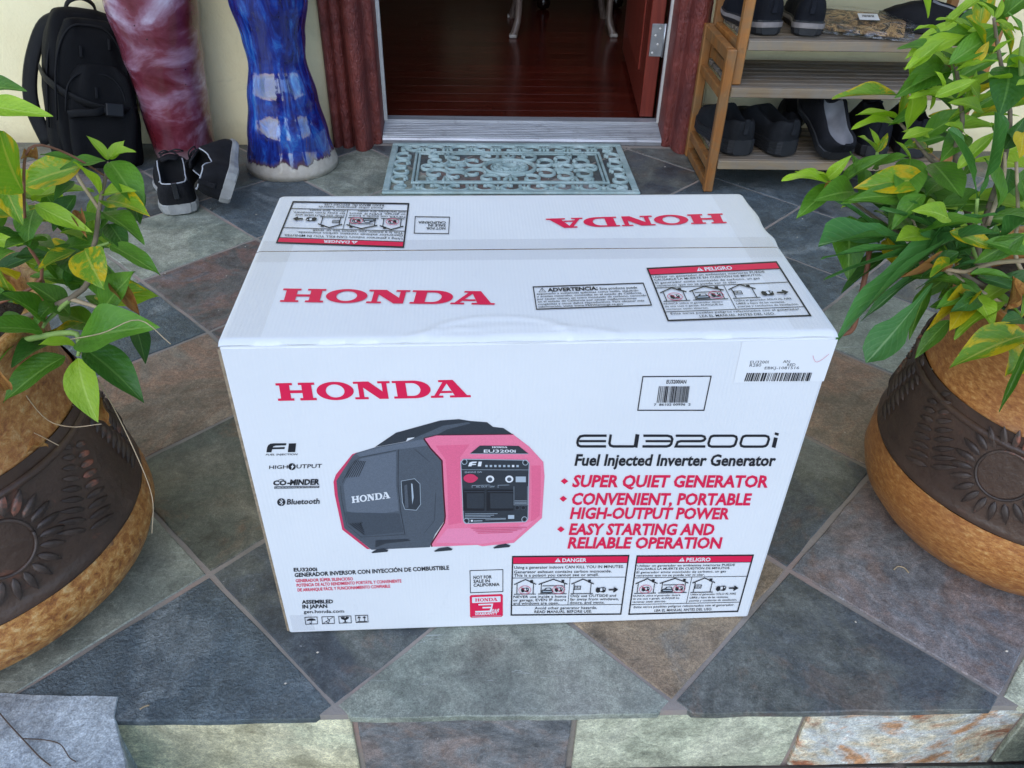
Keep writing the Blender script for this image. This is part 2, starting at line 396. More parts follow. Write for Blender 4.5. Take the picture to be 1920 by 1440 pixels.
hp(mesh('unseen_roof', [(-5.8, 1.5, 4.725), (6.3, 1.5, 4.725), (6.3, 4.4, 6.0), (-5.8, 4.4, 6.0), (-5.8, 8.4, 4.725), (6.3, 8.4, 4.725)],
        [(0, 1, 2, 3), (3, 2, 5, 4), (0, 3, 4), (1, 5, 2), (0, 4, 5, 1)], M['unseen_roof'], loc=(0, 0, 0)))  # unseen roof, added with the eave to block light from above
# door surround: a moulded profile run up both sides of the opening
def trim(side):
    xi = DX0 if side < 0 else DX1
    pr = [(0.0, 2.03), (0.0, 1.872), (0.004, 1.862), (0.018, 1.858), (0.026, 1.862)]
    for k in range(9): a = math.pi*k/8; pr.append((0.056-0.028*math.cos(a), 1.842-0.050*math.sin(a)))
    pr += [(0.086, 1.846)]
    if side < 0:
        for k in range(7): a = math.pi*k/6; pr.append((0.106-0.018*math.cos(a), 1.842-0.026*math.sin(a)))
        pr += [(0.126, 1.840), (0.132, 1.826), (0.144, 1.822), (0.152, 1.832), (0.153, 1.852)]
    else:
        pr += [(0.090, 1.836), (0.094, 1.852)]
    pr.append((pr[-1][0], 2.03)); n = len(pr); V = []; zs = [0.0, 0.02]+[0.05+0.06*k for k in range(36)]
    for z in zs:
        for d, y in pr:
            wv = 0.0016*mnoise.noise(Vector((d*30, y*20, z*9+side*7))) if y < 1.9 else 0
            V.append((xi+side*d, y+wv, z))
    Fc = [(i*n+k, i*n+k+1, (i+1)*n+k+1, (i+1)*n+k) for i in range(len(zs)-1) for k in range(n-1)]
    return hp(mesh('door_trim', V, Fc, M['burg'], None, True, loc=(0, 0, 0)))
trim(-1); trim(1)
hp(box('door_head', DX0+0.0015, DX1-0.0015, 1.862, 2.04, 2.10, 2.20, M['burg']))
hp(box('weather_strip', DX0+0.0005, DX0+0.011, 1.952, 1.966, 0.046, 2.098, M['white_paint']))
hp(box('weather_strip', DX1-0.0075, DX1-0.0005, 1.952, 1.966, 0.046, 2.098, M['white_paint']))
def alu():
    t = NT('aluminium'); co = t.coord(); mp = t.n('Mapping'); t.l(co, mp.inputs[0]); mp.inputs['Scale'].default_value = (1, 25, 25)
    c = t.ramp(t.noise(mp.outputs[0], 6, 6), [(0.3, lin(150, 152, 156)), (0.7, lin(196, 198, 202))])
    d = t.ramp(t.noise(co, 20, 6, 0.7), [(0.55, BW(0)), (0.75, BW(1))]); c = t.mix(t.math('MULTIPLY', d, 0.5), c, lin(96, 90, 84))
    return t.set(c, 0.42, t.bump(t.noise(mp.outputs[0], 30, 3), 0.0004), Metallic=0.55)
M['alu'] = alu()
pr = [(1.868, 0.0), (1.866, 0.012), (1.870, 0.018)]
for k in range(8):
    y = 1.874+0.0095*k; z = 0.019+0.0022*k; pr += [(y, z), (y+0.001, z+0.0045), (y+0.0045, z+0.0055), (y+0.0055, z+0.0012)]
pr += [(1.952, 0.037), (1.954, 0.049), (1.988, 0.051), (1.992, 0.044), (2.02, 0.040), (2.02, 0.0)]
n = len(pr); V = [(x, y, z) for x in (DX0+0.001, DX1-0.001) for y, z in pr]
hp(mesh('door_sill', V, [(k, (k+1) % n, n+(k+1) % n, n+k) for k in range(n)]+[tuple(range(n)), tuple(range(2*n-1, n-1, -1))], M['alu'], loc=(0, 0, 0)))
# room behind the door
hp(box('room_wall', -2.6, -2.5, 2.06, 6.9, -0.05, 2.74, M['room'])); hp(box('room_wall', 3.5, 3.6, 2.06, 6.9, -0.05, 2.74, M['room']))
hp(box('room_ceiling', -2.6, 3.6, 2.06, 7.0, 2.60, 2.745, M['room']))
WB = 6.9
wins = [(-0.15, 0.42), (1.15, 1.45)]; xs = [-2.49] + [v for w_ in wins for v in w_] + [3.49]
for k in range(0, len(xs), 2): hp(box('room_wall', xs[k], xs[k+1], WB, WB+0.1, -0.05, 2.598, M['room']))
for a, b in wins:
    hp(box('room_wall', a+0.001, b-0.001, WB+0.002, WB+0.098, -0.05, 0.85, M['room'])); hp(box('room_wall', a+0.001, b-0.001, WB+0.002, WB+0.098, 2.1, 2.598, M['room']))
    bm = bmesh.new()
    for x in (a+0.02, (a+b)/2, b-0.02): addbox(bm, x-0.018, x+0.018, WB+0.03, WB+0.07, 0.851, 2.099)
    for z in (0.875, 1.5, 2.075): addbox(bm, a+0.04, b-0.04, WB+0.034, WB+0.066, z-0.018, z+0.018)
    hp(frombm('window_frame', bm, M['white_paint'], None, loc=(0, 0, 0)))
def wood(name, c0, c1, c2, rough, along, gs=1.0, bumpd=0.0006, grey=None, **kw):
    t = NT(name); co = t.coord(rnd=True); mp = t.n('Mapping'); t.l(co, mp.inputs[0])
    sc = [26*gs]*3; sc['xyz'.index(along)] = 1.6*gs; mp.inputs['Scale'].default_value = sc
    g = t.noise(mp.outputs[0], 2.0, 8, 0.6, 0.8); c = t.ramp(g, [(0.3, c0), (0.5, c1), (0.72, c2)])
    r = t.n('ObjectInfo').outputs['Random']; c = t.mix(0.55, c, t.ramp(r, [(0, BW(0.65)), (1, BW(1.25))]), 'MULTIPLY')
    if grey:
        f = t.ramp(t.noise(co, 9, 6, 0.65, 1.0), [(0.42, BW(0)), (0.62, BW(1))]); c = t.mix(t.math('MULTIPLY', f, 0.7), c, grey)
    return t.set(c, rough, t.bump(g, bumpd), **kw)
M['floor'] = wood('cherry_floor', lin(56, 16, 11), lin(76, 25, 17), lin(94, 36, 24), 0.2, 'x', 1.0, 0.0002)
M['subfloor'] = simple('subfloor', (0.02, 0.008, 0.005), 0.7)
wf = tag(box('wood_floor', -2.49, 3.49, 2.021, 6.89, -0.1, 0.016, M['subfloor']), kind='structure')
rnd = random.Random(11); bw = 0.0925; row = 0; y = 2.0215; fme = {}
while y+bw < 6.88:
    x = -0.9-rnd.random()*0.8 if y < 4.2 else -2.4
    xe = 2.2 if y < 4.2 else 3.4
    while x < xe:
        L = rnd.choice((0.9, 1.25, 1.6)) if y < 4.2 else 5.85
        if L not in fme:
            bm = bmesh.new(); addbox(bm, 0.0003, L-0.0003, 0.0003, bw-0.0003, 0, 0.014, 0.0004); o = frombm('floor_board', bm, M['floor']); fme[L] = o.data; bpy.data.objects.remove(o)
        o = bpy.data.objects.new('floor_board', fme[L]); o.location = (x, y, 0.0164); link(o, wf); o.location -= wf.location; x += L
    y += bw
M['dimmer'] = NT('dimmer_plain').set((0.72, 0.60, 0.38, 1), 0.9, None, Transmission_Weight=0.0)
t = NT('dimmer_warm'); tl = t.n('BsdfTranslucent'); tl.inputs[0].default_value = (0.30, 0.22, 0.11, 1); t.l(tl.outputs[0], t.out.inputs[0]); M['dimmer'] = t.m  # warm translucent sheet that dims and yellows the window light
for a, b in wins: hp(mesh('window_dimmer', [(a-0.05+(b-a+0.1)*k/24, WB-0.03+0.015*math.sin(k*1.7), z) for z in (0.75, 2.2) for k in range(25)], [(k, k+1, 26+k, 25+k) for k in range(24)], M['dimmer'], None, True, loc=(0, 0, 0)))  # unseen sheets added over the windows to soften their glow on the floor
# ---- the open front door
M['door'] = wood('door_wood', lin(96, 34, 24), lin(120, 46, 34), lin(140, 60, 44), 0.35, 'z', 1.0, 0.0003)
M['steel'] = simple('brushed_steel', (0.42, 0.43, 0.44), 0.38, 0.12, 40, 0.0002, 300, Metallic=0.8)
door = tag(empty('front_door', (DX1-0.012, 1.985, 0.055)), 'reddish brown wooden front door swung open into the room', 'door'); door.rotation_euler.z = rad(-4)
box('door_panel', -0.048, -0.004, 0.0, 0.86, 0.0, 2.02, M['door'], door, 0.002)
for z in (0.06, 0.60): box('raised_panel', -0.054, -0.0478, 0.14, 0.72, z+0.05, z+0.42, M['door'], door, 0.005)
for z0 in (0.195, 0.95, 1.70):
    h = box('hinge', -0.0405, -0.0010, -0.0030, 0.0005, z0, z0+0.098, M['steel'], door, 0.0008)
    for q, (sx, sz) in enumerate(((0.006, 0.035), (-0.006, 0.014), (0.004, -0.012), (-0.010, -0.038))):
        bm = bmesh.new(); bmesh.ops.create_cone(bm, cap_ends=True, segments=10, radius1=0.0042, radius2=0.0030, depth=0.0016, matrix=Matrix.Rotation(rad(90), 4, 'X'))
        frombm('screw', bm, M['white_paint'], h, True, (sx, -0.0022, sz))
    V, Fc = tube_data([(0.002, -0.002, z0-0.001), (0.002, -0.002, z0+0.099)], 0.0045, 10); mesh('hinge_pin', V, Fc, M['steel'], door, True)
# ================================================================ THE CARTON
BOXR = rad(1.7); BW_, BD_, BH_ = 0.644, 0.3594, 0.484
carton = tag(empty('carton', (0, 0, 0.0006), BOXR), 'white printed carton box of a generator standing on the slate porch', 'box')
def paper():
    t = NT('white_carton'); co = t.coord()
    c = t.ramp(t.noise(co, 3, 5), [(0.3, (0.73, 0.745, 0.76, 1)), (0.7, (0.78, 0.79, 0.80, 1))])
    sm = t.ramp(t.noise(co, 16, 8, 0.75, 1.5), [(0.60, BW(0)), (0.78, BW(1))])
    c = t.mix(t.math('MULTIPLY', sm, 0.14), c, (0.32, 0.33, 0.36, 1))
    mp = t.n('Mapping'); t.l(co, mp.inputs[0]); mp.inputs['Scale'].default_value = (1, 1, 0.02)
    wv = t.n('TexWave', Scale=70.0, Distortion=0.3); t.l(mp.outputs[0], wv.inputs[0])
    b = t.bump(wv.outputs[1], 0.00012, 0.6); b = t.bump(t.noise(co, 7, 4, 0.5), 0.006, 0.4, b); b = t.bump(t.noise(co, 60, 4, 0.6), 0.0003, 0.5, b)
    return t.set(c, 0.46, b)
M['paper'] = paper()
M['kraft'] = simple('kraft_edge', lin(150, 132, 108), 0.85, 0.35, 120, 0.001, 400)
def ink(name, c, half=0.0, rough=0.5):
    t = NT(name)
    if half:
        co = t.coord(); mp = t.n('Mapping'); t.l(co, mp.inputs[0]); mp.inputs['Rotation'].default_value = (0, rad(40), 0)
        w1 = t.n('TexWave', Scale=330.0); t.l(mp.outputs[0], w1.inputs[0]); nz = t.noise(co, 500, 2)
        k = t.ramp(t.math('ADD', t.math('MULTIPLY', w1.outputs[1], 0.7), t.math('MULTIPLY', nz, 0.4)), [(0.2, tuple(v*(1-half) for v in c[:3])), (0.9, tuple(min(1, v*(1+half)) for v in c[:3]))])
        # soft tonal modelling of the printed photograph
        return t.set(k, rough)
    return t.set(c, rough)
M['i_red'] = ink('ink_red', lin(222, 22, 74)); M['i_black'] = ink('ink_black', (0.012, 0.013, 0.018, 1)); M['i_white'] = ink('ink_white', (0.74, 0.755, 0.775, 1))
M['i_pink'] = ink('ink_pink', lin(240, 122, 152), 0.22); M['i_pink2'] = ink('ink_pink_dark', lin(206, 58, 96), 0.2); M['i_wine'] = ink('ink_wine', lin(84, 8, 32))
M['i_grey'] = ink('ink_grey', lin(80, 87, 96), 0.5); M['i_dgrey'] = ink('ink_dark_grey', lin(50, 55, 62), 0.5); M['i_lgrey'] = ink('ink_light_grey', lin(172, 184, 194))
M['i_faint'] = ink('ink_faint', lin(210, 60, 110)); M['sticker'] = ink('sticker_white', (0.80, 0.81, 0.82, 1), rough=0.35)
M['i_mgrey'] = ink('ink_mid_grey', lin(98, 106, 117), 0.45); M['i_grey2'] = ink('ink_shade_grey', lin(68, 75, 84), 0.5); M['i_pink3'] = ink('ink_pink_mid', lin(228, 104, 138), 0.22); M['i_pink4'] = ink('ink_pink_light', lin(238, 138, 170), 0.2)
INK = ['i_mgrey', 'i_grey2', 'i_pink3', 'i_pink4', 'i_red', 'i_black', 'i_white', 'i_pink', 'i_pink2', 'i_wine', 'i_grey', 'i_dgrey', 'i_lgrey', 'i_faint', 'sticker']
# body: walls with softly rounded folds
bm = bmesh.new(); addbox(bm, 0, BW_, 0, BD_, 0, BH_-0.0050, 0.0035, 2)
frombm('carton_body', bm, M['paper'], carton)
# raw corrugated edge of the glued corner
box('glue_edge', -0.0022, 0.0012, 0.0006, 0.0040, 0.004, BH_-0.010, M['kraft'], carton, 0.0006)
box('glue_edge', -0.0024, 0.0010, 0.0058, 0.0072, 0.004, BH_-0.012, M['kraft'], carton, 0.0004)
SEAM0, SEAM1 = 0.1935, 0.1955
def flap(y0, y1, seed):
    """a top flap: a gridded sheet with a rolled fold, crumpled a little along the edges"""
    nx, ny = 170, 50; V = []; T = 0.0045
    for side in (1, 0):
        for j in range(ny+1):
            for i in range(nx+1):
                x = BW_*i/nx; y = y0+(y1-y0)*j/ny; z = BH_-(0 if side else T)
                d = min(y if seed == 0 else 9, BD_-y if seed else 9)
                if side:
                    if d < 0.006: z -= 0.0032*(1-d/0.006)**2
                    e = min(x, BW_-x)
                    if e < 0.006: z -= 0.002*(1-e/0.006)**2
                    if seed == 0:   # creases and a pushed-in dent behind the front fold
                        for cx_, cy_, rx_, ry_ in ((0.285, 0.004, 0.075, 0.036), (0.30, 0.0, 0.11, 0.022)):
                            q_ = math.hypot((x-cx_)/rx_, (y-cy_)/ry_); z += 0.0011*math.exp(-((q_-1)/0.07)**2)-0.0007*max(0, 1-q_)
                    z += 0.0003*mnoise.noise(Vector((x*9, y*9, seed)))
                    if seed == 0 and y < 0.004: z += 0.0022*mnoise.noise(Vector((x*22, 3, 1)))*math.exp(-((x-0.33)/0.11)**2)-0.0016*math.exp(-((x-0.33)/0.05)**2)
                if seed == 0 and j == 0: y += 0.0012*mnoise.noise(Vector((x*30, 1, side)))-0.0010
                if seed == 1 and i == nx: x += 0.004*math.exp(-((y-0.295)/0.025)**2)+0.004*math.exp(-((y-0.225)/0.02)**2); z -= 0.003*side*math.exp(-((y-0.27)/0.06)**2)
                V.append((x, y, z))
    m = nx+1; o = (ny+1)*m; Fc = []; mi = []
    for j in range(ny):
        for i in range(nx):
            a = j*m+i; Fc.append((a, a+1, a+m+1, a+m)); mi.append(0); Fc.append((o+a, o+a+m, o+a+m+1, o+a+1)); mi.append(0)
    for i in range(nx):
        a = i; Fc.append((o+a, o+a+1, a+1, a)); mi.append(0 if seed == 0 else 1); a = ny*m+i; Fc.append((a, a+1, o+a+1, o+a)); mi.append(1 if seed == 0 else 0)
    for j in range(ny):
        a = j*m; Fc.append((a, a+m, o+a+m, o+a)); mi.append(1); a = j*m+nx; Fc.append((o+a, o+a+m, a+m, a)); mi.append(1)
    mesh('top_flap', V, Fc, [M['paper'], M['kraft']], carton, True, midx=mi)
flap(0.0, SEAM0, 0); flap(SEAM1, BD_, 1)
for o in carton.children:
    if o.name.startswith('top_flap'):
        o.modifiers.new('es', 'EDGE_SPLIT').split_angle = rad(50)
# clear packing tape
t = NT('clear_tape'); tr = t.n('BsdfTransparent'); tr.inputs[0].default_value = (0.985, 0.985, 0.988, 1); gl = t.n('BsdfGlossy', Roughness=0.16); mx = t.n('MixShader', Fac=0.03)
gl.inputs[0].default_value = (0.9, 0.9, 0.9, 1); t.l(tr.outputs[0], mx.inputs[1]); t.l(gl.outputs[0], mx.inputs[2]); t.l(mx.outputs[0], t.out.inputs[0]); M['tape'] = t.m
bm = bmesh.new(); addbox(bm, 0.004, BW_-0.004, SEAM0-0.026, SEAM1+0.026, BH_+0.0002, BH_+0.0004); frombm('packing_tape', bm, M['tape'], carton)
for x0, x1 in ((0.004, 0.042), (BW_-0.046, BW_-0.006)):
    bm = bmesh.new(); addbox(bm, x0, x1, 0.008, BD_-0.008, BH_+0.0006, BH_+0.0008); frombm('packing_tape', bm, M['tape'], carton)
bm = bmesh.new(); addbox(bm, 0.006, 0.036, -0.0004, -0.0002, 0.006, 0.040); frombm('packing_tape', bm, M['tape'], carton)

# ---- printing on the carton: measured from the photograph, laid on the two faces
RI = Matrix.Rotation(-BOXR, 3, 'Z'); CAML = RI @ CAM
def face_pt(face, px, py, off):
    d = RI @ ray(px, py)
    if face == 'front': k = (0.0-CAML.y)/d.y; q = CAML+d*k; return (q.x, -off, q.z)
    k = (BH_-CAML.z)/d.z; q = CAML+d*k; return (q.x, q.y, BH_+off)
_txt = {}
def text_mesh(s, bold):
    k = (s, bold)
    if k in _txt: return _txt[k]
    cu = bpy.data.curves.new('lettering', 'FONT'); cu.body = s; cu.size = 1.0; cu.resolution_u = 2; cu.offset = bold; cu.fill_mode = 'FRONT' if False else 'BOTH'
    ob = bpy.data.objects.new('lettering', cu); me = bpy.data.meshes.new_from_object(ob)
    V = [v.co.copy() for v in me.vertices]; Fc = [tuple(p.vertices) for p in me.polygons]
    bpy.data.objects.remove(ob); bpy.data.curves.remove(cu); bpy.data.meshes.remove(me)
    _txt[k] = (V, Fc); return _txt[k]
CAP = max(v.y for v in text_mesh('H', 0.0)[0])
class Print:
    def __init__(s, face): s.face = face; s.V = []; s.F = []; s.I = []; s.off = 0.0009 if face == 'top' else 0.0005
    def raw(s, pts, faces, mat, step=True):
        if step: s.off += 0.00002
        b = len(s.V); s.V += [face_pt(s.face, x, y, s.off) for x, y in pts]
        for f in faces: s.F.append(tuple(b+i for i in f)); s.I.append(INK.index(mat))
    def poly(s, pts, mat): s.raw(pts, [tuple(range(len(pts)))], mat)
    def stroke(s, pts, w, mat, closed=False):
        n = len(pts); P = [Vector(p) for p in pts]; A, B = [], []
        for i in range(n):
            p = P[i-1] if (i or closed) else None; q = P[(i+1) % n] if (i < n-1 or closed) else None
            e1 = (P[i]-p).normalized() if p is not None else (q-P[i]).normalized(); e2 = (q-P[i]).normalized() if q is not None else e1
            n1, n2 = Vector((-e1.y, e1.x)), Vector((-e2.y, e2.x)); k = n1+n2; k = k/max(0.5, k.dot(n1)) if k.length > 1e-6 else n1
            A.append(P[i]+k*w/2); B.append(P[i]-k*w/2)
        pts2 = [tuple(v) for v in A+B]; m = n if closed else n-1
        s.raw(pts2, [(i, (i+1) % n, n+(i+1) % n, n+i) for i in range(m)], mat)
    def ell(s, c, rx, ry, mat, n=28, w=None):
        P = [(c[0]+rx*math.cos(2*math.pi*k/n), c[1]+ry*math.sin(2*math.pi*k/n)) for k in range(n)]
        if w: s.stroke(P, w, mat, True)
        else: s.poly(P, mat)
    def text(s, t, bl, br, tl, mat, bold=0.018, glyphs=None):
        """affine fit: baseline from bl to br, capital height up to tl (photograph pixels)"""
        if glyphs: V, Fc = glyphs; cap = 1.0
        else: V, Fc = text_mesh(t, bold); cap = CAP
        x0, x1 = min(v[0] for v in V), max(v[0] for v in V)
        ex = ((br[0]-bl[0])/(x1-x0), (br[1]-bl[1])/(x1-x0)); ey = ((tl[0]-bl[0])/cap, (tl[1]-bl[1])/cap)
        s.raw([(bl[0]+ex[0]*(v[0]-x0)+ey[0]*v[1], bl[1]+ex[1]*(v[0]-x0)+ey[1]*v[1]) for v in V], Fc, mat)
    def done(s, name, label=None):
        o = mesh(name, s.V, s.F, [M[k] for k in INK], carton, midx=s.I)
        if label: o['label'] = label
        return o
# slab-serif capitals
def slab_word():
    V, Fc = [], []
    def add(pts, dx): b = len(V); V.extend((x+dx, y) for x, y in pts); Fc.append(tuple(range(b, b+len(pts))))
    add([(0,0),(.74,0),(.74,.13),(.60,.13),(.60,.42),(1.15,.42),(1.15,.13),(1.01,.13),(1.01,0),(1.75,0),(1.75,.13),(1.60,.13),(1.60,.87),(1.75,.87),(1.75,1),(1.01,1),(1.01,.87),(1.15,.87),(1.15,.58),(.60,.58),(.60,.87),(.74,.87),(.74,1),(0,1),(0,.87),(.15,.87),(.15,.13),(0,.13)], 0)
    n = 40; b = len(V)
    for k in range(n): a = 2*math.pi*k/n; V.append((2.64+.84*math.cos(a), .5+.52*math.sin(a)))
    for k in range(n): a = 2*math.pi*k/n; V.append((2.64+.42*math.cos(a), .5+.37*math.sin(a)))
    Fc.extend((b+k, b+(k+1) % n, b+n+(k+1) % n, b+n+k) for k in range(n))
    add([(0,0),(.60,0),(.60,.12),(.42,.12),(.42,.66),(1.10,0),(1.50,0),(1.50,.88),(1.66,.88),(1.66,1),(1.10,1),(1.10,.88),(1.28,.88),(1.28,.42),(.70,1),(0,1),(0,.88),(.20,.88),(.20,.12),(0,.12)], 3.50)
    add([(0,0),(.60,0),(.60,1),(0,1),(0,.88),(.16,.88),(.16,.12),(0,.12)], 5.26)
    arc = [(.60,0),(.95,0)]+[(.95+.75*math.sin(a), .5-.5*math.cos(a)) for a in [math.pi*k/16 for k in range(1, 16)]]+[(.95,1),(.60,1),(.60,.86),(.88,.86)]
    arc += [(.88+.36*math.sin(a), .5+.36*math.cos(a)) for a in [math.pi*k/14 for k in range(1, 14)]]+[(.88,.14),(.60,.14)]
    add(arc, 5.26)
    A = 6.92
    add([(0,0),(.56,0),(.56,.12),(0,.12)], A); add([(.86,0),(1.80,0),(1.80,.12),(.86,.12)], A)
    add([(.16,.121),(.36,.121),(.80,.80),(.80,1),(.44,1),(.44,.88),(.62,.88)], A); add([(.801,1),(1.10,1),(1.64,.121),(1.08,.121),(.801,.80)], A)
    add([(.45,.26),(1.01,.26),(.95,.38),(.54,.38)], A)
    return V, Fc
SLAB = slab_word()
def crop(ox, oy, s): return lambda x, y: (ox+x/s, oy+y/s)
def U(quad):
    """unit square (u right, v down) -> pixel, bilinear"""
    a, b, c, d = [Vector(q) for q in quad]
    return lambda u, v: tuple((a*(1-u)+b*u)*(1-v)+(d*(1-u)+c*u)*v)
def genset_icon(p, f, u, v, su, sv, ring):
    q = lambda x, y: f(u+x*su, v+y*sv)
    p.poly([q(-.9,-.5),(q(-.6,-.9)),q(-.2,-.7),q(.5,-1),q(.95,-.6),q(.9,.6),q(.6,.9),q(-.1,.7),q(-.5,1),q(-.9,.5)], 'i_black')
    p.poly([q(-.15,-.55),q(.25,-.75),q(.35,.2),q(-.05,.45)], 'i_white')
    p.poly([q(.5,-.6),q(.75,-.55),q(.7,-.2),q(.5,-.25)], 'i_white')
    if ring:
        P = [q(1.45*math.cos(2*math.pi*k/24), 1.75*math.sin(2*math.pi*k/24)) for k in range(24)]; w = ring
        p.stroke(P, w, 'i_pink2', True); p.stroke([q(-1.0,-1.2), q(1.0,1.2)], w, 'i_pink2')
def hazard(face, quad, es, name, label, flip=False):
    p = Print(face); f = U(quad); a = Vector(f(0, 0)); b = Vector(f(1, 0)); c = Vector(f(0, 1)); sz = (b-a).length/220.0
    st = lambda pts, w=1.0, m='i_black', cl=False: p.stroke([f(*q) for q in pts], w*sz, m, cl)
    p.poly([f(0.004, 0.005), f(0.996, 0.005), f(0.996, 0.118), f(0.004, 0.118)], 'i_red')
    st([(0, 0), (1, 0), (1, 1), (0, 1)], 2.6, cl=True); st([(0, .122), (1, .122)], 1.2)
    hl = .375 if es else .367
    st([(0.004, hl), (.996, hl)]); st([(0.006, .835), (.994, .835)]); st([(.51, hl+.003), (.51, .832)])
    tx = lambda s, u0, u1, vb, h, m='i_black', bo=0.008: p.text(s, f(u0, vb), f(u1, vb), f(u0, vb-h), m, bo)
    p.poly([f(.365, .098), f(.418, .098), f(.392, .030)], 'i_white'); p.poly([f(.389, .078), f(.395, .078), f(.395, .048), f(.389, .048)], 'i_red'); p.poly([f(.389, .091), f(.395, .091), f(.395, .084), f(.389, .084)], 'i_red')
    tx('PELIGRO' if es else 'DANGER', .43, .64, .097, .060, 'i_white', 0.03)
    if es:
        L = [('Utilizar un generador en ambientes interiores PUEDE', .015, .865, .185, .036), ('CAUSARLE LA MUERTE EN CUESTIÓN DE MINUTOS.', .015, .83, .240, .036), ('El generador emite monóxido de carbono, un gas', .015, .80, .298, .036), ('venenoso que no se puede ver ni oler.', .015, .62, .352, .036),
             ('NUNCA utilice el generador dentro', .015, .44, .700, .030), ('de una casa o garaje, AUNQUE las', .015, .435, .750, .030), ('ventanas estén abiertas.', .015, .32, .803, .030),
             ('Utilice el generador SÓLO AL AIRE', .53, .94, .695, .032), ('LIBRE y lejos de las ventanas,', .53, .88, .750, .032), ('puertas y conductos de ventilación.', .53, .965, .803, .032),
             ('Evite otros posibles peligros relacionados con el generador.', .035, .955, .895, .036), ('LEA EL MANUAL ANTES DEL USO.', .23, .76, .965, .042)]
    else:
        L = [('Using a generator indoors CAN KILL YOU IN MINUTES.', .015, .97, .208, .046), ('Generator exhaust contains carbon monoxide.', .015, .87, .284, .046), ('This is a poison you cannot see or smell.', .015, .76, .343, .046),
             ('NEVER use inside a home', .015, .49, .708, .042), ('or garage, EVEN IF doors', .015, .49, .765, .042), ('and windows are open.', .015, .43, .820, .042),
             ('Only use OUTSIDE and', .525, .935, .700, .042), ('far away from windows,', .525, .965, .758, .042), ('doors, and vents.', .525, .84, .815, .042),
             ('Avoid other generator hazards.', .21, .775, .905, .044), ('READ MANUAL BEFORE USE.', .21, .735, .968, .044)]
    for s, u0, u1, vb, h in L: tx(s, u0, u1, vb, h)
    for x0, x1 in ((.02, .215), (.235, .49), (.525, .725)):
        xm = (x0+x1)/2; st([(x0, .475), (xm, .390), (x1, .475)], 1.8)
        st([(x0+.025, .465), (x0+.025, .632)], 1.5); st([(x1-.025, .465), (x1-.025, .632)], 1.5); st([(x0, .640), (x1, .640)], 1.3)
        p.poly([f(x1-.055, .445), f(x1-.030, .460), f(x1-.030, .400), f(x1-.055, .400)], 'i_black')
    st([(.27, .50), (.455, .50)], 1.2)
    p.poly([f(.265, .625), f(.265, .575), f(.285, .565), f(.300, .535), f(.345, .535), f(.355, .565), f(.365, .58), f(.365, .625)], 'i_dgrey')
    p.poly([f(.302, .562), f(.309, .543), f(.338, .543), f(.345, .562)], 'i_white'); p.poly([f(.275, .6), f(.355, .6), f(.355, .585), f(.275, .585)], 'i_lgrey')
    p.stroke([f(.555, .51), f(.61, .51), f(.61, .565), f(.555, .565)], sz*1.1, 'i_black', True); st([(.555, .54), (.61, .54)], .8); st([(.58, .51), (.58, .54)], .8)
    genset_icon(p, f, .115, .565, .037, .040, 0.8*sz); genset_icon(p, f, .415, .565, .037, .040, 0.8*sz); genset_icon(p, f, .79, .575, .048, .048, 0)
    st([(.86, .572), (.925, .572)], 2.6); st([(.905, .535), (.935, .572), (.905, .61)], 2.6)
    return p.done(name, label)
def boxed_notice(face, quad, name):
    p = Print(face); f = U(quad); p.stroke([f(0, 0), f(1, 0), f(1, 1), f(0, 1)], 1.3, 'i_black', True)
    for s, u1, v in (('NOT FOR', .66, .38), ('SALE IN', .60, .555), ('CALIFORNIA', .90, .73)): p.text(s, f(.10, v), f(u1, v), f(.10, v-.135), 'i_black', 0.02)
    return p.done(name)
# front face
c3 = crop(400, 640, 3.84); c5 = crop(1020, 620, 3.4286); c6 = crop(520, 1030, 4.364); c7 = crop(860, 1020, 3.31); c4 = crop(620, 770, 4.571)
p = Print('front'); p.text('', (522, 752), (883, 745), (516.5, 719), 'i_red', glyphs=SLAB); p.done('brand_lettering', 'large red slab-serif HONDA lettering on the front')
p = Print('top'); p.text('', (525, 568), (927, 573.5), (532, 543), 'i_red', glyphs=SLAB); p.done('brand_lettering', 'red HONDA lettering on the front top flap')
p = Print('top'); p.text('', (1354, 402), (1023, 412), (1362.5, 420), 'i_red', glyphs=SLAB); p.done('brand_lettering', 'upside-down red HONDA lettering on the rear top flap')
p = Print('front')
def st5(pts, w=5.0, cl=False): p.stroke([c5(*q) for q in pts], w, 'i_black', cl)
st5([(402,676),(258,676),(232,681),(219,698),(214,722),(219,738),(236,745),(398,745)], 4.6); st5([(226,711),(398,711)], 4.2)
st5([(429,668),(420,724),(426,739),(445,745),(576,745)], 4.6); st5([(600,667),(587,752)], 7.4)
st5([(638,676),(792,676),(816,682),(824,698),(817,728),(806,740),(786,745),(632,745)], 4.6); st5([(652,711),(812,711)], 4.2)
st5([(846,676),(1010,676),(1030,682),(1035,695),(1026,706),(1006,711),(878,711),(858,717),(846,745),(1036,745)], 4.4)
for dx in (0, 206): st5([(1090+dx,676),(1215+dx,676),(1234+dx,683),(1238+dx,698),(1228+dx,730),(1218+dx,741),(1198+dx,746),(1076+dx,746),(1060+dx,740),(1056+dx,726),(1066+dx,692),(1074+dx,681)], 4.4, True)
st5([(1489,688),(1474,752)], 7.2); st5([(1497,657),(1492,673)], 7.4)
p.text('Fuel Injected Inverter Generator', c5(195,866), c5(1482,868), c5(209,797), 'i_black', 0.03)
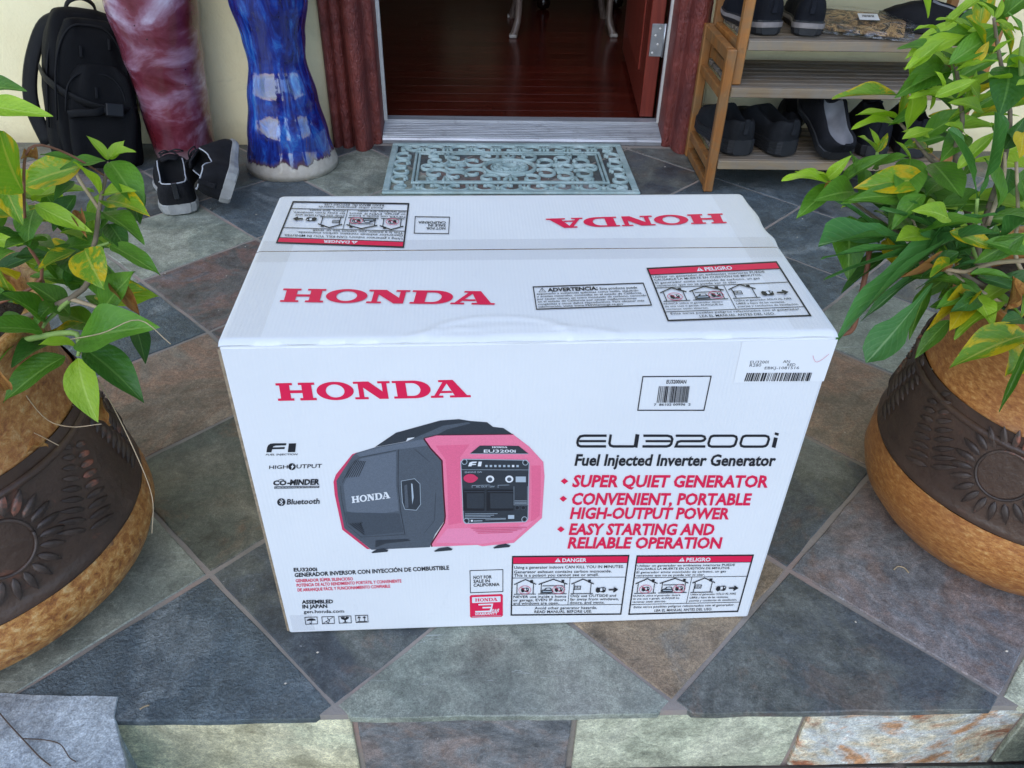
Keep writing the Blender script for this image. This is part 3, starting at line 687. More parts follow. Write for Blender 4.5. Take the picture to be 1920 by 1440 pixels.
for s, bl, br, tl in (('SUPER QUIET GENERATOR', (178,1003), (1436,1006), (194,931)), ('CONVENIENT, PORTABLE', (172,1117), (1322,1120), (187,1046)), ('HIGH-OUTPUT POWER', (165,1207), (1186,1210), (180,1139)), ('EASY STARTING AND', (158,1310), (1087,1312), (173,1242)), ('RELIABLE OPERATION', (150,1397), (1132,1398), (165,1330))):
    p.text(s, c5(*bl), c5(*br), c5(*tl), 'i_red', 0.034)
for x, y in ((131, 967), (123, 1080), (108, 1276)): p.poly([c5(x-24, y), c5(x, y+19), c5(x+24, y), c5(x, y-19)], 'i_red')
p.done('product_lettering', 'black model name above red bulleted selling points')
p = Print('front'); q = [c5(635,297), c5(1073,294), c5(1027,513), c5(602,513)]; p.stroke(q, 2.0, 'i_black', True)
p.text('EU3200IAN', c5(785,341), c5(912,341), c5(788,318), 'i_black', 0.02); rnd = random.Random(5)
def barcode(f, n, v0, v1):
    u = 0.0
    while u < 1:
        w_ = rnd.choice((.6, .6, 1.2, 1.8))/n; g = rnd.choice((.6, .6, 1.2))/n
        if u+w_ < 1: p.poly([f(u, v0), f(u+w_, v0), f(u+w_, v1), f(u, v1)], 'i_black')
        u += w_+g
barcode(U([c5(738,358), c5(945,357), c5(930,470), c5(722,472)]), 48, 0, .93)
p.text('7  86102 00936  2', c5(704,482), c5(940,480), c5(706,468), 'i_black', 0.015); p.done('barcode_print')
p = Print('front'); p.poly([c5(1275,70), c5(1888,58), c5(1796,326), c5(1217,336)], 'sticker'); p.done('shipping_sticker', 'white adhesive sticker with printed serial number and barcode')
p = Print('front'); p.off += 0.0002
for s, bl, br, h in (('EU3200I', (1322,212), (1440,211), 18), ('AN', (1533,208), (1577,208), 18), ('R280', (1318,232), (1392,231), 17), ('RED', (1560,228), (1612,227), 17), ('EBKJ-1081516', (1415,249), (1636,247), 17)): p.text(s, c5(*bl), c5(*br), c5(bl[0]+4, bl[1]-h), 'i_dgrey', 0.0)
barcode(U([c5(1302,272), c5(1724,268), c5(1706,322), c5(1284,326)]), 60, 0, 1)
p.stroke([c5(*q) for q in ((1725,158),(1730,178),(1740,196),(1752,200),(1775,190),(1800,172),(1828,148))], 0.6, 'i_faint'); p.done('sticker_print')
# feature marks
p = Print('front'); P3 = lambda L, m='i_black': p.poly([c3(*q) for q in L], m)
P3([(383,800),(388,768),(396,748),(412,738),(436,735),(527,735),(524,750),(450,752),(434,757),(428,765),(516,762),(513,776),(425,778),(419,800)]); P3([(545,736),(597,735),(590,798),(537,799)])
p.text('FUEL INJECTION', c3(378,823), c3(604,820), c3(382,811), 'i_black', 0.01)
p.text('HIGH', c3(402,920), c3(536,916), c3(404,896), 'i_black', 0.012); p.text('UTPUT', c3(598,915), c3(781,911), c3(601,888), 'i_black', 0.012)
p.ell(c3(567,903), 7.0, 6.4, 'i_black'); P3([(560,905),(578,880),(572,898),(584,898),(560,928),(567,907)], 'i_white')
p.text('CO', c3(430,1036), c3(527,1035), c3(432,1004), 'i_black', 0.045); p.text('-MINDER', c3(531,1035), c3(764,1030), c3(536,998), 'i_black', 0.045)
p.stroke([c3(470,1000), c3(490,993), c3(510,999)], 1.0, 'i_black'); P3([(440,1045),(764,1040),(763,1055),(440,1062)])
p.text('CARBON MONOXIDE DETECTION SYSTEM', c3(446,1059), c3(756,1052), c3(446,1049), 'i_white', 0.0)
p.ell(c3(490,1158), 7.6, 7.2, 'i_black'); p.stroke([c3(478,1146), c3(502,1168), c3(490,1180), c3(490,1137), c3(502,1148), c3(478,1170)], 1.0, 'i_white')
p.text('Bluetooth', c3(530,1174), c3(765,1168), c3(534,1137), 'i_black', 0.02); p.done('feature_marks')
# lower text and handling marks
p = Print('front')
for s, bl, br, h, m, bo in (('EU3200i', (136,182), (328,178), 28, 'i_black', .03), ('GENERADOR INVERSOR CON INYECCIÓN DE COMBUSTIBLE', (143,227), (1407,165), 31, 'i_black', .03), ('GENERADOR SÚPER SILENCIOSO', (152,270), (620,253), 24, 'i_red', .02),
    ('POTENCIA DE ALTO RENDIMIENTO PORTÁTIL Y CONVENIENTE', (160,307), (1017,271), 24, 'i_red', .02), ('DE ARRANQUE FÁCIL Y FUNCIONAMIENTO CONFIABLE', (168,345), (925,313), 24, 'i_red', .02), ('ASSEMBLED', (202,445), (458,440), 28, 'i_black', .035), ('IN JAPAN', (207,483), (410,478), 28, 'i_black', .035), ('gen.honda.com', (217,523), (548,518), 26, 'i_black', .008)):
    p.text(s, c6(*bl), c6(*br), c6(bl[0]-3, bl[1]-h), m, bo)
for k, (x0, y0) in enumerate(((226, 556), (364, 552), (502, 547), (639, 541))):
    f = U([c6(x0, y0), c6(x0+100, y0-3), c6(x0+104, y0+53), c6(x0+6, y0+57)]); p.stroke([f(0, 0), f(1, 0), f(1, 1), f(0, 1)], 1.1, 'i_black', True)
    if k == 0:
        p.poly([f(.12, .5)]+[f(.5-.38*math.cos(math.pi*j/10), .5-.32*math.sin(math.pi*j/10)) for j in range(1, 10)]+[f(.88, .5)], 'i_black'); p.stroke([f(.5, .5), f(.5, .85), f(.42, .92), f(.35, .82)], 1.0, 'i_black')
    if k == 1:
        p.stroke([f(.45, .12), f(.5, .35), f(.62, .6), f(.5, .88), f(.32, .72)], 1.1, 'i_black'); p.stroke([f(.08, .92), f(.92, .08)], .9, 'i_black')
    if k == 2: p.poly([f(.15, .12), f(.85, .12), f(.78, .4), f(.55, .58), f(.55, .82), f(.72, .9), f(.28, .9), f(.45, .82), f(.45, .58), f(.22, .4)], 'i_black'); p.poly([f(.48, .12), f(.6, .12), f(.46, .4), f(.52, .26)], 'i_white')
    if k == 3:
        for u in (.28, .72): p.stroke([f(u, .85), f(u, .25)], 1.3, 'i_black'); p.poly([f(u-.16, .38), f(u+.16, .38), f(u, .1)], 'i_black')
        p.stroke([f(.1, .88), f(.9, .88)], 1.0, 'i_black')
p.done('lower_lettering', 'Spanish product lines, origin note and handling symbols')
boxed_notice('front', [c6(1576,175), c6(1845,166), c6(1845,346), c6(1580,356)], 'sale_notice')
p = Print('front'); f = U([c6(1574,376), c6(1845,366), c6(1845,551), c6(1577,560)])
p.poly([f(*q) for q in ((.04,0),(.96,0),(1,.05),(1,.95),(.96,1),(.04,1),(0,.95),(0,.05))], 'i_red'); p.poly([f(.07,.09), f(.93,.09), f(.93,.345), f(.07,.345)], 'i_white')
p.text('', f(.16,.29), f(.84,.29), f(.16,.15), 'i_red', glyphs=SLAB)
p.stroke([f(.26,.43), f(.68,.43), f(.66,.57), f(.38,.57)], 2.6, 'i_white'); p.stroke([f(.66,.565), f(.63,.74), f(.16,.74)], 3.0, 'i_white')
p.text('YEAR', f(.56,.80), f(.88,.78), f(.60,.66), 'i_white', 0.02); p.text('WARRANTY', f(.14,.90), f(.84,.88), f(.15,.80), 'i_white', 0.03); p.stroke([f(.06,.955), f(.95,.95)], .8, 'i_lgrey'); p.done('warranty_emblem', 'red emblem with a white numeral three')
hazard('front', [c7(335,79), c7(1055,72), c7(1005,435), c7(326,441)], False, 'danger_panel', 'English danger panel with red heading on the front')
hazard('front', [c7(1107,75), c7(1827,70), c7(1730,418), c7(1056,436)], True, 'danger_panel', 'Spanish danger panel with red heading on the front')
c1 = crop(400, 350, 3.3103); c2 = crop(980, 350, 3.2)
hazard('top', [c2(748,498), c2(1520,458), c2(1725,780), c2(872,810)], True, 'danger_panel', 'Spanish danger panel with red heading on the front top flap')
hazard('top', [c1(1180,382), c1(395,353), c1(497,100), c1(1212,112)], False, 'danger_panel', 'English danger panel printed upside down on the rear top flap')
boxed_notice('top', [c1(1460,298), c1(1247,295), c1(1253,192), c1(1466,195)], 'sale_notice')
p = Print('top'); f = U([c2(63,608), c2(722,585), c2(772,717), c2(83,742)]); p.stroke([f(0, 0), f(1, 0), f(1, 1), f(0, 1)], 1.9, 'i_black', True)
p.stroke([f(.045,.24), f(.105,.24), f(.078,.06)], .9, 'i_black', True); p.stroke([f(.077,.12), f(.077,.2)], .9, 'i_black'); p.text('ADVERTENCIA:', f(.125,.235), f(.575,.235), f(.125,.085), 'i_black', 0.035); p.text('Este producto puede', f(.595,.235), f(.93,.235), f(.595,.13), 'i_black', 0.01)
for k, (s, u1) in enumerate((('exponerlo a sustancias químicas como hollín, alquitrán', .93), ('y aceites minerales, conocidas en el estado de California', .95), ('por causar cáncer, así como monóxido de carbono, conocido', .985), ('en el estado de California por causar malformaciones', .89), ('congénitas y otros daños reproductivos. Para obtener más', .95), ('información, visite www.P65Warnings.ca.gov', .76))):
    v = .36+.117*k; p.text(s, f(.02, v), f(u1, v), f(.02, v-.078), 'i_black', 0.012)
p.done('warning_panel')
# printed picture of the generator
p = Print('front'); G = lambda L, m: p.poly([c4(*q) for q in L], m); GS = lambda L, w, m, cl=False: p.stroke([c4(*q) for q in L], w, m, cl)
G([(25,610),(45,550),(185,375),(230,358),(200,420),(75,610),(70,720),(125,1010),(340,1188),(310,1185),(100,1020),(35,720)], 'i_pink2')
G([(380,312),(560,190),(940,85),(1100,74),(1200,90),(1340,100),(1392,140),(1480,150),(1572,212),(1200,205),(900,218),(790,240),(700,252),(720,228),(660,236),(645,264)], 'i_dgrey')
G([(650,264),(800,200),(960,130),(1180,98),(1200,110),(1000,160),(900,214),(790,242)], 'i_grey')
G([(50,600),(188,388),(218,364),(380,315),(650,266),(800,238),(960,420),(978,720),(985,930),(895,1060),(850,1170),(350,1192),(118,1008),(62,730)], 'i_grey')
G([(804,242),(905,214),(1565,206),(1700,308),(1822,440),(1832,560),(1810,920),(1570,1132),(1300,1162),(1258,1150),(872,1166),(868,1140),(978,960),(984,900),(958,430),(862,320)], 'i_pink')
G([(220,372),(380,322),(640,272),(790,246),(830,300),(560,335),(250,395)], 'i_mgrey'); G([(110,640),(190,470),(260,410),(560,350),(560,640),(585,860),(300,900),(140,860)], 'i_mgrey'); G([(120,870),(590,880),(625,1040),(280,1070),(150,970)], 'i_grey2')
G([(900,300),(1190,290),(1110,400),(1105,700),(1120,960),(1010,980),(1000,600),(985,420)], 'i_pink3'); G([(1720,470),(1800,470),(1800,700),(1790,900),(1715,960),(1722,700)], 'i_pink3'); G([(900,1130),(1000,1010),(1600,990),(1740,940),(1570,1105),(1300,1140)], 'i_pink4')
GS([(800,240),(856,322),(954,428),(968,700),(982,905),(974,962),(862,1142),(868,1166)], 2.6, 'i_wine'); GS([(800,236),(905,210),(1565,202)], 1.4, 'i_wine')
GS([(580,330),(578,640),(600,860),(636,1056)], .9, 'i_black'); GS([(100,620),(180,450),(250,400),(560,340)], .7, 'i_dgrey'); GS([(85,640),(95,760),(140,980),(262,1082),(640,1060)], .8, 'i_dgrey'); GS([(720,330),(850,440)], .6, 'i_dgrey'); GS([(900,700),(890,940),(800,1050)], .6, 'i_dgrey')
for k in range(7): GS([(120+k*20,575-k*2),(215+k*14,425+k*1)], 1.3, 'i_black')
for k in range(6): GS([(165+k*22,965-k*2),(290+k*2-k*k*2,1058-k*18)], 1.2, 'i_black')
G([(605,600),(720,580),(766,625),(772,800),(735,850),(636,842),(615,780)], 'i_dgrey'); G([(632,640),(655,628),(668,830),(640,835)], 'i_grey'); G([(690,620),(702,625),(712,740),(700,800)], 'i_lgrey'); GS([(605,600),(720,580),(766,625),(772,800),(735,850),(636,842),(615,780)], .9, 'i_lgrey', True)
p.text('', c4(184,789), c4(513,746), c4(178,733), 'i_white', glyphs=SLAB)
G([(385,1110),(660,1098),(685,1112),(470,1135),(385,1170)], 'i_dgrey')
for x0, y0, x1 in ((350, 1192, 495), (886, 1180, 1045), (1392, 1152, 1540)): G([(x0+40,y0-4),(x1-40,y0-16),(x1,y0+2),(x1-10,y0+14),(x0+10,y0+26),(x0,y0+20)], 'i_dgrey')
G([(1195,364),(1278,297),(1610,299),(1694,366)], 'i_dgrey'); GS([(1195,366),(1694,367)], .9, 'i_lgrey'); p.text('', c4(1382,317), c4(1515,317), c4(1382,303), 'i_white', glyphs=SLAB); p.text('EU3200i', c4(1312,355), c4(1586,355), c4(1312,331), 'i_white', 0.02)
pan = [(1115,435),(1140,412),(1675,420),(1700,445),(1690,925),(1668,948),(1160,962),(1138,940)]; G(pan, 'i_dgrey'); GS(pan, 1.3, 'i_lgrey', True)
for x, y in ((1146,434),(1668,440),(1163,940),(1660,927)): p.ell(c4(x,y), 5.0, 5.0, 'i_lgrey', 14, 1.1); p.ell(c4(x,y), 2.0, 2.0, 'i_black', 10)
G([(1178,472),(1190,440),(1212,432),(1252,432),(1250,442),(1216,446),(1212,452),(1246,452),(1244,460),(1210,462),(1206,472)], 'i_white'); G([(1268,432),(1296,432),(1288,472),(1260,472)], 'i_white')
for k in range(8): G([(1325+k*38,478),(1325+k*38,460),(1345+k*38,460),(1345+k*38,478)], 'i_lgrey' if k != 6 else 'i_white')
GS([(1120,500),(1695,502)], .6, 'i_lgrey'); p.ell(c4(1196,574), 12.5, 8.2, 'i_pink2'); G([(1250,556),(1264,572),(1250,590)], 'i_pink2')
for x in (1366, 1530): p.ell(c4(x,580), 7.6, 6.6, 'i_white'); p.ell(c4(x,582), 4.2, 3.8, 'i_grey')
G([(1585,558),(1672,558),(1672,606),(1585,606)], 'i_lgrey'); GS([(1212,655),(1212,634),(1364,630)], .6, 'i_lgrey'); GS([(1434,655),(1434,632),(1530,630)], .6, 'i_lgrey')
p.text('AC OUT 120V', c4(1245,652), c4(1405,650), c4(1245,638), 'i_lgrey', 0.0); p.text('ENGINE SW', c4(1150,528), c4(1298,526), c4(1150,514), 'i_lgrey', 0.0)
for x0, x1 in ((1135, 1318), (1335, 1565)): G([(x0,672),(x1,672),(x1,850),(x0,850)], 'i_black'); G([(x0+30,700),(x1-4,700),(x1-4,830),(x0+34,830)], 'i_dgrey'); GS([(x0+10,686),(x1,686)], .6, 'i_grey')
GS([(1570,640),(1570,800),(1685,800),(1685,640)], .5, 'i_lgrey')
for x in (1598, 1650): p.ell(c4(x,824), 3.8, 3.6, 'i_black'); p.ell(c4(x,824), 4.0, 3.8, 'i_grey', 12, .7)
for k in range(4): GS([(1150,876+k*13),(1430-k*30 if k < 3 else 1500,874+k*13)], .8, 'i_lgrey')
for k in range(3): GS([(1575,764+k*12),(1680,764+k*12)], .8, 'i_lgrey')
G([(1520,885),(1572,885),(1572,918),(1520,918)], 'i_lgrey'); p.ell(c4(1210,934), 2.2, 2.0, 'i_white', 10); GS([(1225,936),(1300,934)], 1.4, 'i_lgrey'); GS([(1325,926),(1500,920)], .6, 'i_lgrey')
for k in range(4): GS([(1200+k*20,1000+k*14),(1680-k*40,990+k*14)], .8, 'i_pink2')
p.done('generator_picture', 'printed picture of a red and grey portable generator')
# ================================================================ DOORMAT
def verdigris():
    t = NT('verdigris_rubber'); co = t.coord(); c = t.ramp(t.noise(co, 12, 7, 0.65), [(0.3, lin(128, 150, 146)), (0.5, lin(160, 182, 177)), (0.7, lin(188, 205, 200))])
    d = t.ramp(t.noise(co, 40, 6, 0.7), [(0.5, BW(0)), (0.75, BW(1))]); c = t.mix(t.math('MULTIPLY', d, 0.5), c, lin(140, 142, 128))
    return t.set(c, 0.6, t.bump(t.noise(co, 160, 4), 0.0012))
M['mat'] = verdigris()
MW, MD, MZ = 0.742, 0.392, 0.008
doormat = tag(empty('doormat', (-0.026, 1.462, 0.0004), rad(0.8)), 'pale verdigris openwork scroll doormat lying at the door sill', 'doormat')
def strip(bm, pts, w, z1, closed=False, z0=0.0, ridge=0.0):
    """a flat ribbon with thickness and a raised crown"""
    n = len(pts); P = [Vector((q[0], q[1], 0)) for q in pts]; rows = []
    for i in range(n):
        a = P[i-1] if (i or closed) else P[i]; b = P[(i+1) % n] if (i < n-1 or closed) else P[i]
        tdir = (b-a).normalized(); nr = Vector((-tdir.y, tdir.x, 0))
        rows.append([bm.verts.new(P[i]+nr*(w/2)+Vector((0, 0, z0))), bm.verts.new(P[i]+nr*(w*0.42)+Vector((0, 0, z1))), bm.verts.new(P[i]+Vector((0, 0, z1+ridge))),
                     bm.verts.new(P[i]-nr*(w*0.42)+Vector((0, 0, z1))), bm.verts.new(P[i]-nr*(w/2)+Vector((0, 0, z0)))])
    m = n if closed else n-1
    for i in range(m):
        a, b = rows[i], rows[(i+1) % n]
        for k in range(4): bm.faces.new((a[k], a[k+1], b[k+1], b[k]))
    if not closed: bm.faces.new(rows[0]); bm.faces.new(rows[-1])
def circ(cx, cy, rx, ry, n=22, a0=0.0, a1=2*math.pi, closed=True): return [(cx+rx*math.cos(a0+(a1-a0)*k/(n if closed else n-1)), cy+ry*math.sin(a0+(a1-a0)*k/(n if closed else n-1))) for k in range(n)]
def rectp(x0, y0, x1, y1): return [(x0, y0), (x1, y0), (x1, y1), (x0, y1)]
bm = bmesh.new(); b0 = 0.011
for x0, y0, x1, y1 in ((0, 0, MW, 0.020), (0, MD-0.020, MW, MD), (0, 0.0201, 0.020, MD-0.0201), (MW-0.020, 0.0201, MW, MD-0.0201)): addbox(bm, x0, x1, y0, y1, 0, MZ, 0.003)
frombm('outer_border', bm, M['mat'], doormat)
bm = bmesh.new(); I0 = 0.078
for d in (0, 0.011):
    x0, y0, x1, y1 = I0+d, I0+d-0.006, MW-I0-d, MD-I0-d+0.006
    for a in ((x0, y0, x1, y0+0.008), (x0, y1-0.008, x1, y1), (x0, y0+0.0081, x0+0.008, y1-0.0081), (x1-0.008, y0+0.0081, x1, y1-0.0081)): addbox(bm, a[0], a[2], a[1], a[3], 0, MZ-0.002*(d > 0), 0.002)
frombm('inner_border', bm, M['mat'], doormat)
def scroll_piece(cx, cy, r, ang, name='scroll', flip=1):
    """a C scroll: an open ring with a curled tip and a leaf"""
    bm = bmesh.new(); pts = []
    for k in range(26):
        a = ang+flip*(0.35+5.1*k/25); rr = r*(1.0 if k < 18 else 1.0-0.055*(k-17)); pts.append((cx+rr*math.cos(a), cy+rr*math.sin(a)*0.92))
    strip(bm, pts, 0.0095, MZ-0.001, ridge=0.0018)
    e = pts[-1]; strip(bm, [(e[0], e[1]), ((e[0]*1.5+cx*0.5)/2, (e[1]*1.5+cy*0.5)/2), ((e[0]+cx)/2, (e[1]+cy)/2)], 0.013, MZ-0.0005, ridge=0.001)
    frombm(name, bm, M['mat'], doormat, True)
def leaf_piece(cx, cy, ang, L=0.030, wd=0.012):
    bm = bmesh.new()
    for da in (-0.6, 0, 0.6):
        a = ang+da; pts = [(cx+math.cos(a)*L*t, cy+math.sin(a)*L*t) for t in (0, .33, .66, 1.0)]
        n = len(pts); 
        for k in range(3):
            pass
        strip(bm, pts, wd*0.62, MZ-0.0015+0.0004*(da == 0), ridge=0.002)
    frombm('leaf_ornament', bm, M['mat'], doormat, True)
nb = 9
for k in range(nb):
    x = 0.062+(MW-0.124)*k/(nb-1)
    for y, s in ((0.0455, 1), (MD-0.0455, -1)):
        scroll_piece(x, y, 0.0285, rad(90*s+(40 if k % 2 else -40)), flip=1 if k % 2 else -1)
        if k < nb-1: leaf_piece(x+(MW-0.124)/(nb-1)/2, y-s*0.012, rad(90*s), 0.026)
for k in range(4):
    y = 0.105+(MD-0.21)*k/3
    for x, s in ((0.0475, 0), (MW-0.0475, 1)):
        scroll_piece(x, y, 0.0265, rad(180*s+(50 if k % 2 else -50)), flip=1 if k % 2 else -1)
for x in (0.035, MW-0.035):
    for y in (0.035, MD-0.035): leaf_piece(x, y, math.atan2(MD/2-y, (MW/2-x)*0.6), 0.030)
cx, cy = MW/2, MD/2
bm = bmesh.new(); strip(bm, circ(cx, cy, 0.078, 0.060, 36), 0.011, MZ, True, ridge=0.002); strip(bm, circ(cx, cy, 0.055, 0.040, 30), 0.007, MZ-0.001, True, ridge=0.001); strip(bm, circ(cx, cy, 0.026, 0.018, 22), 0.012, MZ+0.001, True, ridge=0.002)
frombm('medallion', bm, M['mat'], doormat, True)
for k in range(8):
    a = k*math.pi/4; leaf_piece(cx+0.030*math.cos(a), cy+0.022*math.sin(a), a, 0.020, 0.010)
for sx in (-1, 1):
    for dx, dy, r in ((0.105, 0.040, 0.030), (0.105, -0.040, 0.030), (0.160, 0.062, 0.028), (0.160, -0.062, 0.028), (0.168, 0.0, 0.026), (0.218, 0.045, 0.030), (0.218, -0.045, 0.030), (0.245, 0.0, 0.022), (0.060, 0.082, 0.026), (0.060, -0.082, 0.026)):
        scroll_piece(cx+sx*dx, cy+dy, r, rad(180 if sx > 0 else 0)+dy*9, flip=1 if dy*sx > 0 else -1)
    for dx, dy, a in ((0.135, 0.018, 0.3), (0.135, -0.018, -0.3), (0.195, 0.075, 2.0), (0.195, -0.075, -2.0), (0.248, 0.085, 2.4), (0.248, -0.085, -2.4), (0.195, 0.012, 0.4)):
        leaf_piece(cx+sx*dx, cy+dy, a if sx > 0 else math.pi-a, 0.030)
for s in (-1, 1): leaf_piece(cx, cy+s*0.066, rad(90*s), 0.034, 0.016)

# ================================================================ TALL GLAZED VASES
def prof(tab, z1, n=44, lip=0.012, inner=0.3):
    P = [(interp(tab, z1*k/n), z1*k/n) for k in range(n+1)]; r = P[-1][0]
    return P+[(r-0.004, z1+0.004), (r-lip, z1)]+[(interp(tab, z1*(1-t*inner))-lip, z1*(1-t*inner)) for t in (0.25, 0.5, 1.0)]+[(0.001, z1*(1-inner))]
def red_glaze():
    t = NT('maroon_lilac_glaze'); co = t.coord(); n1 = t.noise(co, 7.5, 8, 0.6, 1.2); mp = t.n('Mapping'); t.l(co, mp.inputs[0]); mp.inputs['Scale'].default_value = (1, 1, 1.7)
    n2 = t.noise(mp.outputs[0], 6.5, 6, 0.55, 0.5)
    c = t.ramp(n2, [(0.38, lin(92, 26, 34)), (0.48, lin(116, 54, 66)), (0.57, lin(150, 110, 128)), (0.69, lin(194, 180, 198))])
    c = t.mix(t.ramp(n1, [(0.35, BW(0.45)), (0.55, BW(0))]), c, lin(92, 42, 58)); z = t.n('SeparateXYZ'); t.l(co, z.inputs[0])
    v = t.n('TexVoronoi', Scale=26.0); t.l(co, v.inputs[0]); sp = t.ramp(v.outputs[0], [(0.045, BW(1)), (0.06, BW(0))]); c = t.mix(sp, c, lin(36, 10, 16))
    base = t.ramp(z.outputs[2], [(0.0, BW(1)), (0.03, BW(0.85)), (0.055, BW(0))]); c = t.mix(t.math('MULTIPLY', base, 0.6), c, lin(150, 140, 140))
    return t.set(c, 0.22, t.bump(t.noise(co, 14, 5), 0.005, 0.6), Coat_Weight=0.5, Coat_Roughness=0.12)
def blue_glaze():
    t = NT('blue_drip_glaze'); co = t.coord(); mp = t.n('Mapping'); t.l(co, mp.inputs[0]); mp.inputs['Scale'].default_value = (1, 1, 0.28)
    n2 = t.noise(mp.outputs[0], 24, 9, 0.68, 1.2); n1 = t.noise(mp.outputs[0], 6, 6, 0.6, 0.8)
    c = t.ramp(n2, [(0.32, lin(20, 20, 66)), (0.46, lin(22, 34, 112)), (0.56, lin(28, 66, 152)), (0.66, lin(52, 116, 184)), (0.75, lin(110, 166, 196))])
    c = t.mix(t.ramp(n1, [(0.56, BW(0)), (0.66, BW(0.7))]), c, lin(44, 20, 72)); br = t.ramp(t.noise(mp.outputs[0], 11, 7, 0.7, 2.0), [(0.60, BW(0)), (0.68, BW(1))]); c = t.mix(br, c, lin(88, 50, 34))
    z = t.n('SeparateXYZ'); t.l(co, z.inputs[0]); zz = t.math('ADD', z.outputs[2], t.math('MULTIPLY', t.noise(mp.outputs[0], 26, 4, 0.6), -0.075))
    k = t.ramp(zz, [(0.0, BW(1)), (0.004, BW(0))]); rim = t.ramp(zz, [(0.004, BW(1)), (0.018, BW(0))])
    c = t.mix(t.math('MULTIPLY', rim, 0.8), c, lin(96, 62, 44)); clay = t.ramp(t.noise(co, 60, 4), [(0.3, lin(176, 166, 150)), (0.7, lin(196, 188, 174))]); c = t.mix(k, c, clay)
    r = t.math('ADD', t.math('MULTIPLY', k, 0.65), 0.04)
    h = t.math('MULTIPLY', t.noise(mp.outputs[0], 22, 4, 0.5, 0.6), t.math('SUBTRACT', 1.0, k))
    return t.set(c, r, t.bump(h, 0.0035, 0.8), Specular_IOR_Level=0.9, Coat_Weight=0.6, Coat_Roughness=0.02)
vr = tag(lathe('tall_vase', prof([(0, .084), (.03, .089), (.15, .098), (.25, .101), (.31, .110), (.45, .123), (.6, .13), (.8, .135)], .80), red_glaze(), n=72,
     wob=lambda a, z: 0.004*mnoise.noise(Vector((math.cos(a)*1.6, math.sin(a)*1.6, z*9)))+0.0015*mnoise.noise(Vector((math.cos(a)*4, math.sin(a)*4, z*26))), loc=(-0.655, 1.738, 0.0005)),
     'tall maroon and lilac glazed ceramic vase beside the black backpack', 'vase')
vb = tag(lathe('tall_vase', prof([(0, .136), (.018, .137), (.03, .131), (.09, .119), (.2, .100), (.31, .080), (.37, .087), (.47, .106), (.62, .13), (.8, .135)], .80), blue_glaze(), n=80,
     wob=lambda a, z: 0.003*mnoise.noise(Vector((math.cos(a)*1.5, math.sin(a)*1.5, z*3)))+0.0015*mnoise.noise(Vector((math.cos(a)*5, math.sin(a)*5, z*2.5))), loc=(-0.318, 1.682, 0.0005)),
     'tall blue drip-glazed hourglass vase with bare clay foot', 'vase')

# ================================================================ SHOE RACKS
M['rackwood'] = wood('rack_wood', lin(122, 74, 30), lin(160, 102, 46), lin(180, 124, 62), 0.55, 'z', 1.0, 0.0006, grey=lin(132, 104, 70))
M['slatwood'] = wood('slat_wood', lin(70, 60, 48), lin(108, 94, 76), lin(134, 118, 96), 0.75, 'x', 1.0, 0.001, grey=lin(110, 104, 96))
M['slatfront'] = wood('slat_front_wood', lin(122, 98, 70), lin(150, 128, 98), lin(166, 146, 116), 0.7, 'x', 1.0, 0.001, grey=lin(130, 122, 110))
def rack(loc, rz, W, D, Hh, shelves, label, slats=8):
    r = tag(empty('shoe_rack', loc, rz), label, 'shoe rack', 'stacked wooden shoe racks')
    for sx in (0, W):
        x0, x1 = (sx, sx+0.026) if sx == 0 else (sx-0.026, sx)
        f = box('side_frame', x0+0.002, x1-0.002, 0.0255, D-0.0255, Hh-0.034, Hh-0.0004, M['rackwood'], r, 0.003)
        for y0, y1 in ((0.0, 0.025), (D-0.025, D)): box('leg', x0, x1, y0, y1, 0.0, Hh, M['rackwood'], r, 0.003)
        for zs in shelves: box('cross_rail', x0+0.003, x1-0.003, 0.0255, D-0.0255, zs-0.040, zs-0.013, M['rackwood'], r, 0.002)
        box('foot_rail', x0+0.003, x1-0.003, 0.0255, D-0.0255, 0.004, 0.030, M['rackwood'], r, 0.002) if sx == 0 or True else None
        for zs in shelves:
            for y in (0.0, ): 
                V, Fc = tube_data([(x0+0.013, -0.0012, zs-0.022), (x0+0.013, 0.002, zs-0.022)], 0.0035, 8); mesh('screw', V, Fc, M['rackwood'], r)
    pitch = (D-0.022)/slats
    for zs in shelves:
        for k in range(slats):
            y0 = 0.006+pitch*k; dz = random.uniform(-0.0007, 0.0007)
            box('slat', 0.0265, W-0.0265, y0, y0+pitch*0.78, zs-0.0125+dz, zs+dz, M['slatwood'], r, 0.002)
        box('front_rail', 0.0266, W-0.0266, -0.006, 0.0055, zs-0.026, zs-0.001, M['slatfront'], r, 0.002)
    return r
RK = rack((0.905, 1.497, 0.0003), rad(-0.5), 0.70, 0.30, 0.395, (0.098, 0.300), 'lower wooden shoe rack standing on the slate beside the burgundy door post')
RK2 = rack((0.934, 1.514, 0.3008), rad(0.3), 0.70, 0.285, 0.395, (0.116, 0.318), 'upper wooden shoe rack stacked on the lower one, with bagged clothes on it')

